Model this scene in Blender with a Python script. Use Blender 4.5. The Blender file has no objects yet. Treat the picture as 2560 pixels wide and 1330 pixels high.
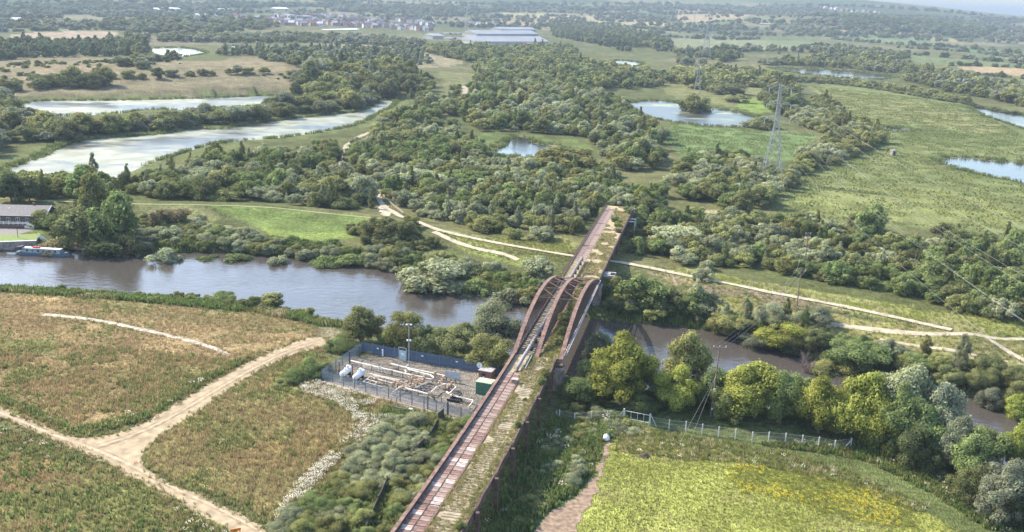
import bpy, math, random
import numpy as np
from mathutils import Matrix, Vector

# ------------------------------------------------------------------ camera, world, sun, exposure
sc = bpy.context.scene
rng = np.random.default_rng(7)
random.seed(7)
FP, HC, ROLL = 2350.0, 75.0, math.radians(1.7)          # focal length in photo pixels, height, roll
PITCH = math.atan(665.0 / FP)
_X = np.array([1, 0, 0.0]); FW = np.array([0, math.cos(PITCH), -math.sin(PITCH)]); _U = np.array([0, math.sin(PITCH), math.cos(PITCH)])
CR = _X * math.cos(ROLL) + _U * math.sin(ROLL); CU = _U * math.cos(ROLL) - _X * math.sin(ROLL)
CP = np.array([0, 0, HC])
cam = bpy.data.cameras.new('camera'); camo = bpy.data.objects.new('camera', cam); sc.collection.objects.link(camo)
cam.sensor_width = 36.0; cam.lens = 36.0 * FP / 2560.0; cam.clip_start = 1.0; cam.clip_end = 40000.0
camo.matrix_world = Matrix([[CR[i], CU[i], -FW[i], CP[i]] for i in range(3)] + [[0, 0, 0, 1]])
sc.camera = camo
SUN_AZ, SUN_EL = math.radians(-60), math.radians(38)      # azimuth from +Y towards +X
wd = bpy.data.worlds.new('World'); sc.world = wd; wd.use_nodes = True
wn = wd.node_tree.nodes; bg = wn['Background']
sky = wn.new('ShaderNodeTexSky'); sky.sky_type = 'NISHITA'; sky.sun_disc = False
sky.sun_elevation = SUN_EL; sky.sun_rotation = SUN_AZ; sky.air_density = 1.0; sky.dust_density = 1.2; sky.ozone_density = 1.0; sky.altitude = 50
wd.node_tree.links.new(sky.outputs[0], bg.inputs[0]); bg.inputs[1].default_value = 0.15
sl = bpy.data.lights.new('sun', 'SUN'); sl.energy = 3.4; sl.angle = math.radians(0.6); sl.color = (1.0, 0.90, 0.73)
slo = bpy.data.objects.new('sun', sl); sc.collection.objects.link(slo)
sd = Vector((math.sin(SUN_AZ) * math.cos(SUN_EL), math.cos(SUN_AZ) * math.cos(SUN_EL), math.sin(SUN_EL)))
slo.rotation_euler = sd.to_track_quat('Z', 'Y').to_euler(); slo.location = (-300, 300, 400)
sc.view_settings.view_transform = 'Standard'; sc.view_settings.look = 'None'; sc.view_settings.gamma = 1.0
sc.view_settings.exposure = 1.66
sc.render.engine = 'CYCLES'
cy = sc.cycles
cy.max_bounces = 6; cy.diffuse_bounces = 4; cy.glossy_bounces = 2; cy.transmission_bounces = 3; cy.volume_bounces = 1; cy.transparent_max_bounces = 6
cy.use_denoising = True; cy.caustics_reflective = False; cy.caustics_refractive = False
try: cy.denoiser = 'OPENIMAGEDENOISE'; cy.denoising_input_passes = 'RGB_ALBEDO_NORMAL'
except Exception: pass

# ------------------------------------------------------------------ maths helpers
def ray(px, py):
    return CR * ((px - 1280) / FP) - CU * ((py - 665) / FP) + FW
def G0(px, py, z=0.0):
    d = ray(px, py); t = (z - HC) / d[2]
    return CP + d * t
def proj(q):
    q = np.asarray(q, float) - CP; w = q @ FW
    return 1280 + FP * (q @ CR) / w, 665 - FP * (q @ CU) / w, w
def hashn(ix, iy, seed):
    n = (ix.astype(np.int64) * 374761393 + iy.astype(np.int64) * 668265263 + seed * 974711) & 0x7fffffff
    n = ((n ^ (n >> 13)) * 1274126177) & 0x7fffffff
    return ((n ^ (n >> 16)) & 0xffff) / 65535.0
def noise(x, y, scale, seed=0):
    x = np.asarray(x, float) / scale; y = np.asarray(y, float) / scale
    ix = np.floor(x); iy = np.floor(y); fx = x - ix; fy = y - iy
    fx = fx * fx * (3 - 2 * fx); fy = fy * fy * (3 - 2 * fy)
    a = hashn(ix, iy, seed); b = hashn(ix + 1, iy, seed); c = hashn(ix, iy + 1, seed); d = hashn(ix + 1, iy + 1, seed)
    return (a * (1 - fx) + b * fx) * (1 - fy) + (c * (1 - fx) + d * fx) * fy      # 0..1
def fbm(x, y, scale, seed=0, o=3):
    v = 0; a = 0.5; t = 0
    for i in range(o):
        v = v + a * noise(x, y, scale / 2 ** i, seed + i * 17); t += a; a *= 0.5
    return v / t
def inside(x, y, poly):
    p = np.asarray(poly)[:, :2]; r = np.zeros(np.shape(x), bool); n = len(p); j = n - 1
    for i in range(n):
        xi, yi = p[i]; xj, yj = p[j]
        if yi != yj:
            r ^= ((yi > y) != (yj > y)) & (x < (xj - xi) * (y - yi) / (yj - yi) + xi)
        j = i
    return r
def dline(x, y, pl, closed=False):
    p = np.asarray(pl)[:, :2]; d = np.full(np.shape(x), 1e9)
    for i in range(len(p) - (0 if closed else 1)):
        a = p[i]; b = p[(i + 1) % len(p)]; ab = b - a; L = max(ab @ ab, 1e-9)
        t = np.clip(((x - a[0]) * ab[0] + (y - a[1]) * ab[1]) / L, 0, 1)
        d = np.minimum(d, np.hypot(x - a[0] - t * ab[0], y - a[1] - t * ab[1]))
    return d
def sstep(a, b, x):
    t = np.clip((x - a) / (b - a), 0, 1); return t * t * (3 - 2 * t)
def smooth_poly(pts, it=2, closed=True):
    p = np.asarray(pts, float)
    for _ in range(it):
        if closed:
            q = np.roll(p, -1, 0); n = np.empty((2 * len(p), p.shape[1])); n[0::2] = .75 * p + .25 * q; n[1::2] = .25 * p + .75 * q
        else:
            q = p[1:]; r = p[:-1]; n = np.empty((2 * len(r), p.shape[1])); n[0::2] = .75 * r + .25 * q; n[1::2] = .25 * r + .75 * q
            n = np.vstack([p[:1], n, p[-1:]])
        p = n
    return p

# ------------------------------------------------------------------ water bodies and relief
ZR, ZP = -2.4, -0.5
RIVER_PX = [(-500, 760), (-300, 735), (-60, 716), (0, 716), (150, 722), (300, 735), (420, 745), (520, 752), (640, 765), (720, 780), (800, 797), (860, 806), (960, 822),
            (1100, 845), (1290, 890), (1380, 925), (1450, 950), (1560, 968), (1680, 985), (1850, 1008), (2100, 1058), (2300, 1112), (2480, 1160), (2700, 1230), (2900, 1300),
            (2900, 1150), (2700, 1075), (2560, 1027), (2480, 1003), (2400, 985), (2300, 958), (2200, 932), (2100, 915), (2000, 890), (1900, 862), (1800, 832), (1700, 816),
            (1600, 810), (1490, 800), (1400, 778), (1300, 746), (1200, 716), (1100, 700), (1000, 684), (900, 664), (800, 652), (700, 641), (640, 632), (560, 629), (400, 632),
            (230, 622), (95, 622), (0, 626), (-60, 636), (-300, 660), (-500, 680)]
RIVER = smooth_poly([G0(x, y, ZR) for x, y in RIVER_PX], 1)
POND_PX = {
 'far_reed_pond': [(48, 262), (100, 252), (250, 252), (400, 250), (550, 245), (680, 239), (735, 239), (728, 254), (650, 264), (560, 270), (450, 276), (380, 272), (300, 284), (200, 289), (110, 290), (60, 275)],
 'algae_pond': [(15, 428), (60, 408), (120, 388), (150, 370), (200, 352), (310, 342), (420, 336), (480, 322), (560, 325), (620, 312), (700, 302), (760, 294), (840, 286), (920, 276), (955, 250), (988, 250), (982, 266), (940, 286), (880, 316), (800, 330), (700, 345), (600, 351), (520, 361), (450, 385), (380, 406), (320, 432), (285, 458), (240, 450), (150, 445), (40, 440)],
 'moor_pond': [(370, 122), (420, 118), (480, 120), (522, 133), (480, 140), (430, 142), (388, 140)],
 'thicket_pond': [(1215, 383), (1262, 366), (1276, 343), (1322, 344), (1330, 361), (1402, 367), (1392, 383), (1310, 392), (1240, 390)],
 'island_pond': [(1565, 262), (1600, 252), (1680, 254), (1760, 267), (1850, 284), (1915, 300), (1905, 314), (1820, 319), (1740, 313), (1650, 300), (1600, 284)],
 'hedge_pond': [(1915, 168), (2000, 169), (2100, 175), (2200, 184), (2248, 194), (2190, 200), (2060, 190), (1960, 178)],
 'meadow_pond': [(2415, 268), (2470, 270), (2560, 289), (2660, 302), (2660, 345), (2560, 324), (2500, 302), (2450, 283)],
 'muddy_pond': [(2335, 400), (2400, 394), (2500, 405), (2680, 418), (2680, 485), (2560, 458), (2480, 442), (2400, 424)],
 'factory_pond': [(1525, 152), (1560, 150), (1610, 158), (1590, 167), (1545, 163)],
 'marsh_puddle': [(2165, 319), (2210, 318), (2283, 325), (2270, 330), (2200, 325)],
 'birch_pool': [(562, 114), (610, 112), (612, 121), (570, 121)],
}
PONDS = {k: smooth_poly([G0(x, y, ZP) for x, y in v], 2) for k, v in POND_PX.items()}
BANK = np.array([G0(x, y, 2.0) for x, y in [(40, 495), (320, 506), (500, 509), (650, 513), (760, 523), (940, 545), (1040, 560), (1200, 600), (1430, 640), (1590, 662), (1800, 708), (2000, 748), (2200, 788), (2380, 828)]])
HA = np.radians([-60, -40, -30, -20, -10, 0, 8, 14.8, 17.2, 19.5, 21.6, 23, 24.8, 26.6, 28.6, 40, 60])
HH = np.array([120, 120, 120, 118, 116, 118, 122, 122, 124, 127, 118, 108, 92, 76, 60, 40, 30.0])
def height(x, y):
    x = np.asarray(x, float); y = np.asarray(y, float)
    r = np.hypot(x, y); az = np.arctan2(x, y)
    h = (fbm(x, y, 60, 3, 2) - .5) * 0.8 * sstep(60, 300, r)
    # spoil mounds beyond the reed ponds
    for (cx, cy_, hh, sx, sy) in MOUNDS:
        h = h + hh * np.exp(-((x - cx) / sx) ** 2 - ((y - cy_) / sy) ** 2)
    hz = np.interp(az, HA, HH)
    far = sstep(2600, 6200, r) * hz * (0.86 + 0.28 * fbm(x, y, 1500, 9, 2)) * (1 - 0.5 * sstep(8000, 14000, r))
    h = h + far
    near = (r < 900) & (y > 60) & (np.abs(x) < 420)
    if np.any(near):
        xs = x[near]; ys = y[near]; hh = h[near]
        hh = hh + 2.0 * (1 - sstep(1.8, 14, dline(xs, ys, BANK)))
        s = dline(xs, ys, RIVER, True); s = np.where(inside(xs, ys, RIVER), -s, s)
        prof = np.interp(s, [-14, -5, 0, 2.2, 6], [-6, -4.6, ZR, -1.2, 0.0])
        h[near] = np.where(s < 6, np.minimum(hh, prof + hh * np.clip(s / 6, 0, 1)), hh)
    for p in PONDS.values():
        bb = (x > p[:, 0].min() - 8) & (x < p[:, 0].max() + 8) & (y > p[:, 1].min() - 8) & (y < p[:, 1].max() + 8)
        if np.any(bb):
            xs = x[bb]; ys = y[bb]
            s = dline(xs, ys, p, True); s = np.where(inside(xs, ys, p), -s, s)
            prof = np.interp(s, [-8, 0, 3, 8], [-2.2, ZP, -.1, 0.3])
            h[bb] = np.where(s < 8, np.minimum(h[bb], np.maximum(prof, -2.2)), h[bb])
    return h
_m1, _m2, _m3, _m4 = G0(190, 222), G0(640, 205), G0(2200, 100), G0(500, 70)
MOUNDS = [(_m1[0], _m1[1] + 60, 9, 170, 110), (_m2[0], _m2[1] + 70, 10, 190, 120), (_m3[0], _m3[1] + 600, 36, 420, 400), (_m4[0], _m4[1], 12, 300, 150)]
_tt = np.geomspace(1500, 16000, 280)
def Gs(pts, dz=0.0):
    """photo pixels -> the places on the ground they show"""
    out = np.zeros((len(pts), 3)); D = np.array([ray(x, y) for x, y in pts]); D /= np.linalg.norm(D, axis=1)[:, None]
    t = np.where(D[:, 2] < -.02, -HC / np.minimum(D[:, 2], -.02), 4000.0); flat = t < 1750
    z = np.zeros(len(pts))
    for _ in range(4):
        q = CP + D * ((z + dz - HC) / np.minimum(D[:, 2], -.02))[:, None]; z = height(q[:, 0], q[:, 1])
    out[flat] = (CP + D * ((z + dz - HC) / np.minimum(D[:, 2], -.02))[:, None])[flat]
    for i in np.where(~flat)[0]:
        q = CP + D[i] * _tt[:, None]; b = q[:, 2] < height(q[:, 0], q[:, 1]) + dz
        if not b.any(): out[i] = CP + D[i] * 9000; continue
        k = int(np.argmax(b)); ts = np.linspace(_tt[max(k - 1, 0)], _tt[k], 30); q = CP + D[i] * ts[:, None]; b = q[:, 2] < height(q[:, 0], q[:, 1]) + dz
        out[i] = q[int(np.argmax(b)) if b.any() else -1]
    return out
def G(px, py, dz=0.0): return Gs([(px, py)], dz)[0]
def hz1(x, y): return float(height(np.array([x]), np.array([y]))[0])

# ------------------------------------------------------------------ materials
def newmat(name):
    m = bpy.data.materials.new(name); m.use_nodes = True; return m, m.node_tree.nodes, m.node_tree.links
MATS = {}
def mat(name, col, rough=0.8, metal=0.0, var=0.25, scale=2.0, bump=0.0, col2=None, spec=0.3):
    if name in MATS: return MATS[name]
    m, N, L = newmat(name); b = N['Principled BSDF']
    b.inputs['Roughness'].default_value = rough; b.inputs['Metallic'].default_value = metal; b.inputs['Specular IOR Level'].default_value = spec
    tc = N.new('ShaderNodeTexCoord'); nz = N.new('ShaderNodeTexNoise'); nz.inputs['Scale'].default_value = scale; nz.inputs['Detail'].default_value = 5
    L.new(tc.outputs['Object'], nz.inputs['Vector'])
    rp = N.new('ShaderNodeValToRGB'); rp.color_ramp.elements[0].position = 0.35; rp.color_ramp.elements[1].position = 0.68
    c2 = col2 or tuple(c * (1 - var) for c in col)
    rp.color_ramp.elements[0].color = (*c2, 1); rp.color_ramp.elements[1].color = (*[min(1, c * (1 + var * .5)) for c in col], 1)
    L.new(nz.outputs['Fac'], rp.inputs['Fac']); L.new(rp.outputs['Color'], b.inputs['Base Color'])
    if bump:
        bp = N.new('ShaderNodeBump'); bp.inputs['Strength'].default_value = bump; bp.inputs['Distance'].default_value = .05
        L.new(nz.outputs['Fac'], bp.inputs['Height']); L.new(bp.outputs['Normal'], b.inputs['Normal'])
    MATS[name] = m; return m
def leafmat(name, col, vary=0.5, trans=0.40):
    if name in MATS: return MATS[name]
    m, N, L = newmat(name); N.remove(N['Principled BSDF'])
    oi = N.new('ShaderNodeObjectInfo'); at = N.new('ShaderNodeAttribute'); at.attribute_name = 'tint'
    hs = N.new('ShaderNodeHueSaturation'); hs.inputs['Color'].default_value = (*col, 1)
    mr = N.new('ShaderNodeMapRange'); mr.inputs[3].default_value = .482; mr.inputs[4].default_value = .504; L.new(oi.outputs['Random'], mr.inputs[0]); L.new(mr.outputs[0], hs.inputs['Hue'])
    m1 = N.new('ShaderNodeMath'); m1.operation = 'MULTIPLY'; m1.inputs[1].default_value = 7.31; L.new(oi.outputs['Random'], m1.inputs[0])
    m2 = N.new('ShaderNodeMath'); m2.operation = 'FRACT'; L.new(m1.outputs[0], m2.inputs[0])
    m3 = N.new('ShaderNodeMath'); m3.operation = 'MULTIPLY_ADD'; m3.inputs[1].default_value = vary; m3.inputs[2].default_value = 1 - vary * .5; L.new(m2.outputs[0], m3.inputs[0])
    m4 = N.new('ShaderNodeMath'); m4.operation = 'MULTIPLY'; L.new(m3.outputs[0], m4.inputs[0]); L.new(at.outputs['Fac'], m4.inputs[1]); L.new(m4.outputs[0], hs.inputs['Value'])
    d = N.new('ShaderNodeBsdfDiffuse'); t = N.new('ShaderNodeBsdfTranslucent'); mx = N.new('ShaderNodeMixShader'); mx.inputs[0].default_value = trans
    L.new(hs.outputs[0], d.inputs[0]); L.new(hs.outputs[0], t.inputs[0]); L.new(d.outputs[0], mx.inputs[1]); L.new(t.outputs[0], mx.inputs[2])
    L.new(mx.outputs[0], N['Material Output'].inputs[0]); MATS[name] = m; return m
SPEC = {'willow': (.305, .330, .190), 'hawthorn': (.182, .200, .086), 'olive': (.245, .258, .098), 'green': (.180, .228, .086), 'bright': (.275, .310, .075),
        'dark': (.120, .150, .068), 'rust': (.23, .20, .11), 'bark': (.13, .10, .08), 'grey': (.235, .255, .165)}
TONE = {'willow': 'pale grey-green willow', 'hawthorn': 'dark olive hawthorn', 'olive': 'olive-green', 'green': 'mid-green leafy', 'bright': 'bright yellow-green',
        'dark': 'deep dark green', 'rust': 'brownish', 'grey': 'dull grey-green'}
def lm(s): return leafmat('leaf_' + s, SPEC[s])
BARK = mat('bark', (.14, .11, .085), .95, scale=8, bump=.4)

# ------------------------------------------------------------------ object helpers
COL = sc.collection
def tag(o, label=None, cat=None, group=None, kind=None):
    if label: o['label'] = label
    if cat: o['category'] = cat
    if group: o['group'] = group
    if kind: o['kind'] = kind
    return o
def npmesh(name, v, f, m=None, attrs=None, smooth=False):
    """mesh from arrays; f: (n,3) or (n,4)"""
    me = bpy.data.meshes.new(name); v = np.asarray(v, np.float32); f = np.asarray(f, np.int32); k = f.shape[1]
    me.vertices.add(len(v)); me.vertices.foreach_set('co', v.ravel())
    me.loops.add(f.size); me.loops.foreach_set('vertex_index', f.ravel())
    me.polygons.add(len(f)); me.polygons.foreach_set('loop_start', np.arange(0, f.size, k, dtype=np.int32))
    try: me.polygons.foreach_set('loop_total', np.full(len(f), k, np.int32))
    except Exception: pass
    for n, (typ, dom, data) in (attrs or {}).items():
        a = me.attributes.new(n, typ, dom); key = {'FLOAT': 'value', 'INT': 'value', 'FLOAT_VECTOR': 'vector', 'FLOAT_COLOR': 'color'}[typ]
        a.data.foreach_set(key, np.ascontiguousarray(data).ravel())
    me.update(calc_edges=True); me.validate()
    if smooth: me.polygons.foreach_set('use_smooth', np.ones(len(f), bool))
    if m: me.materials.append(m)
    return me
def link(name, data, parent=None, loc=None, rz=None, scale=None):
    o = bpy.data.objects.new(name, data); COL.objects.link(o)
    if parent: o.parent = parent
    if loc is not None: o.location = tuple(float(c) for c in loc)
    if rz is not None: o.rotation_euler = (0, 0, rz)
    if scale is not None: o.scale = scale
    return o
class MB:
    def __init__(s): s.v = []; s.f = []
    def add(s, vs, fs):
        n = len(s.v); s.v += [tuple(map(float, q)) for q in vs]; s.f += [tuple(i + n for i in q) for q in fs]; return s
    def box(s, x0, x1, y0, y1, z0, z1):
        return s.add([(x0, y0, z0), (x1, y0, z0), (x1, y1, z0), (x0, y1, z0), (x0, y0, z1), (x1, y0, z1), (x1, y1, z1), (x0, y1, z1)],
                     [(0, 3, 2, 1), (4, 5, 6, 7), (0, 1, 5, 4), (1, 2, 6, 5), (2, 3, 7, 6), (3, 0, 4, 7)])
    def bar(s, a, b, w, h=None, up=(0, 0, 1)):
        a = np.asarray(a, float); b = np.asarray(b, float); d = b - a; L = np.linalg.norm(d)
        if L < 1e-6: return s
        d /= L; u = np.asarray(up, float)
        if abs(d @ u) > .97: u = np.array([0, 1, 0.0])
        r = np.cross(d, u); r /= np.linalg.norm(r); u = np.cross(r, d); h = h or w
        c = [(-w / 2, -h / 2), (w / 2, -h / 2), (w / 2, h / 2), (-w / 2, h / 2)]
        return s.add([a + r * i + u * j for i, j in c] + [b + r * i + u * j for i, j in c],
                     [(0, 1, 2, 3), (7, 6, 5, 4), (0, 4, 5, 1), (1, 5, 6, 2), (2, 6, 7, 3), (3, 7, 4, 0)])
    def tube(s, pts, r, n=8, caps=True):
        P = [np.asarray(p, float) for p in pts]; rs = r if hasattr(r, '__len__') else [r] * len(P); n0 = len(s.v); vs = []
        ref = None
        for i, p in enumerate(P):
            d = P[min(i + 1, len(P) - 1)] - P[max(i - 1, 0)]; d = d / (np.linalg.norm(d) + 1e-9)
            u = np.array([0, 0, 1.0]) if abs(d[2]) < .9 else np.array([1, 0, 0.0])
            a = np.cross(d, u); a /= np.linalg.norm(a); b = np.cross(a, d)
            vs += [p + rs[i] * (a * math.cos(t) + b * math.sin(t)) for t in np.arange(n) * 2 * math.pi / n]
        fs = []
        for i in range(len(P) - 1):
            for k in range(n):
                fs.append((i * n + k, i * n + (k + 1) % n, (i + 1) * n + (k + 1) % n, (i + 1) * n + k))
        if caps: fs += [tuple(range(n))[::-1], tuple((len(P) - 1) * n + k for k in range(n))]
        return s.add(vs, fs)
    def cyl(s, c, r, h, n=10, r2=None):
        c = np.asarray(c, float); return s.tube([c, c + np.array([0, 0, h])], [r, r2 if r2 is not None else r], n)
    def mesh(s, name, m, smooth=False):
        me = bpy.data.meshes.new(name); me.from_pydata(s.v, [], s.f); me.update()
        if smooth:
            for p in me.polygons: p.use_smooth = True
        if m: me.materials.append(m)
        return me
    def build(s, name, m, parent=None, loc=None, rz=None, smooth=False):
        return link(name, s.mesh(name, m, smooth), parent, loc, rz)
def empty(name, loc, rz=0.0):
    o = link(name, None, None, loc, rz); o.empty_display_size = .5; return o

# ------------------------------------------------------------------ the ground: one sheet out to the horizon
PXP = lambda pts, it=1: smooth_poly(Gs(pts), it)
az = np.concatenate([np.radians(np.linspace(-180, -40, 40, endpoint=False)), np.radians(np.linspace(-40, -35, 24, endpoint=False)), np.radians(np.linspace(-35, 35, 560, endpoint=False)), np.radians(np.linspace(35, 40, 24, endpoint=False)), np.radians(np.linspace(40, 180, 41))])
rr = [0.5, 15, 35, 55, 75, 90]
while rr[-1] < 26000:
    r = rr[-1]; rr.append(r + max(0.3, min(r * r / (HC * FP) * 4.2, .028 * r)))
rr = np.array(rr)
RR, AA = np.meshgrid(rr, az, indexing='ij'); GX = (RR * np.sin(AA)).ravel(); GY = (RR * np.cos(AA)).ravel()
GZ = height(GX, GY)
C = np.zeros((len(GX), 3))
WX = GX + (fbm(GX, GY, 14, 31, 3) - .5) * np.minimum(10, RR.ravel() * .035); WY = GY + (fbm(GX, GY, 14, 57, 3) - .5) * np.minimum(14, RR.ravel() * .06)
def mixc(mask, col, a=1.0):
    global C
    a = (np.asarray(mask, float) * a)[:, None]; C = C * (1 - a) + np.array(col) * a
n1 = fbm(GX, GY, 45, 5, 4); n2 = fbm(GX, GY, 9, 8, 3); n3 = fbm(GX, GY, 260, 12, 3)
C[:] = (.105, .118, .046)
mixc(sstep(.45, .7, n1), (.165, .160, .072), .8)
mixc(sstep(.55, .75, n3) * sstep(600, 1200, RR.ravel()), (.20, .18, .10), .7)
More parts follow.
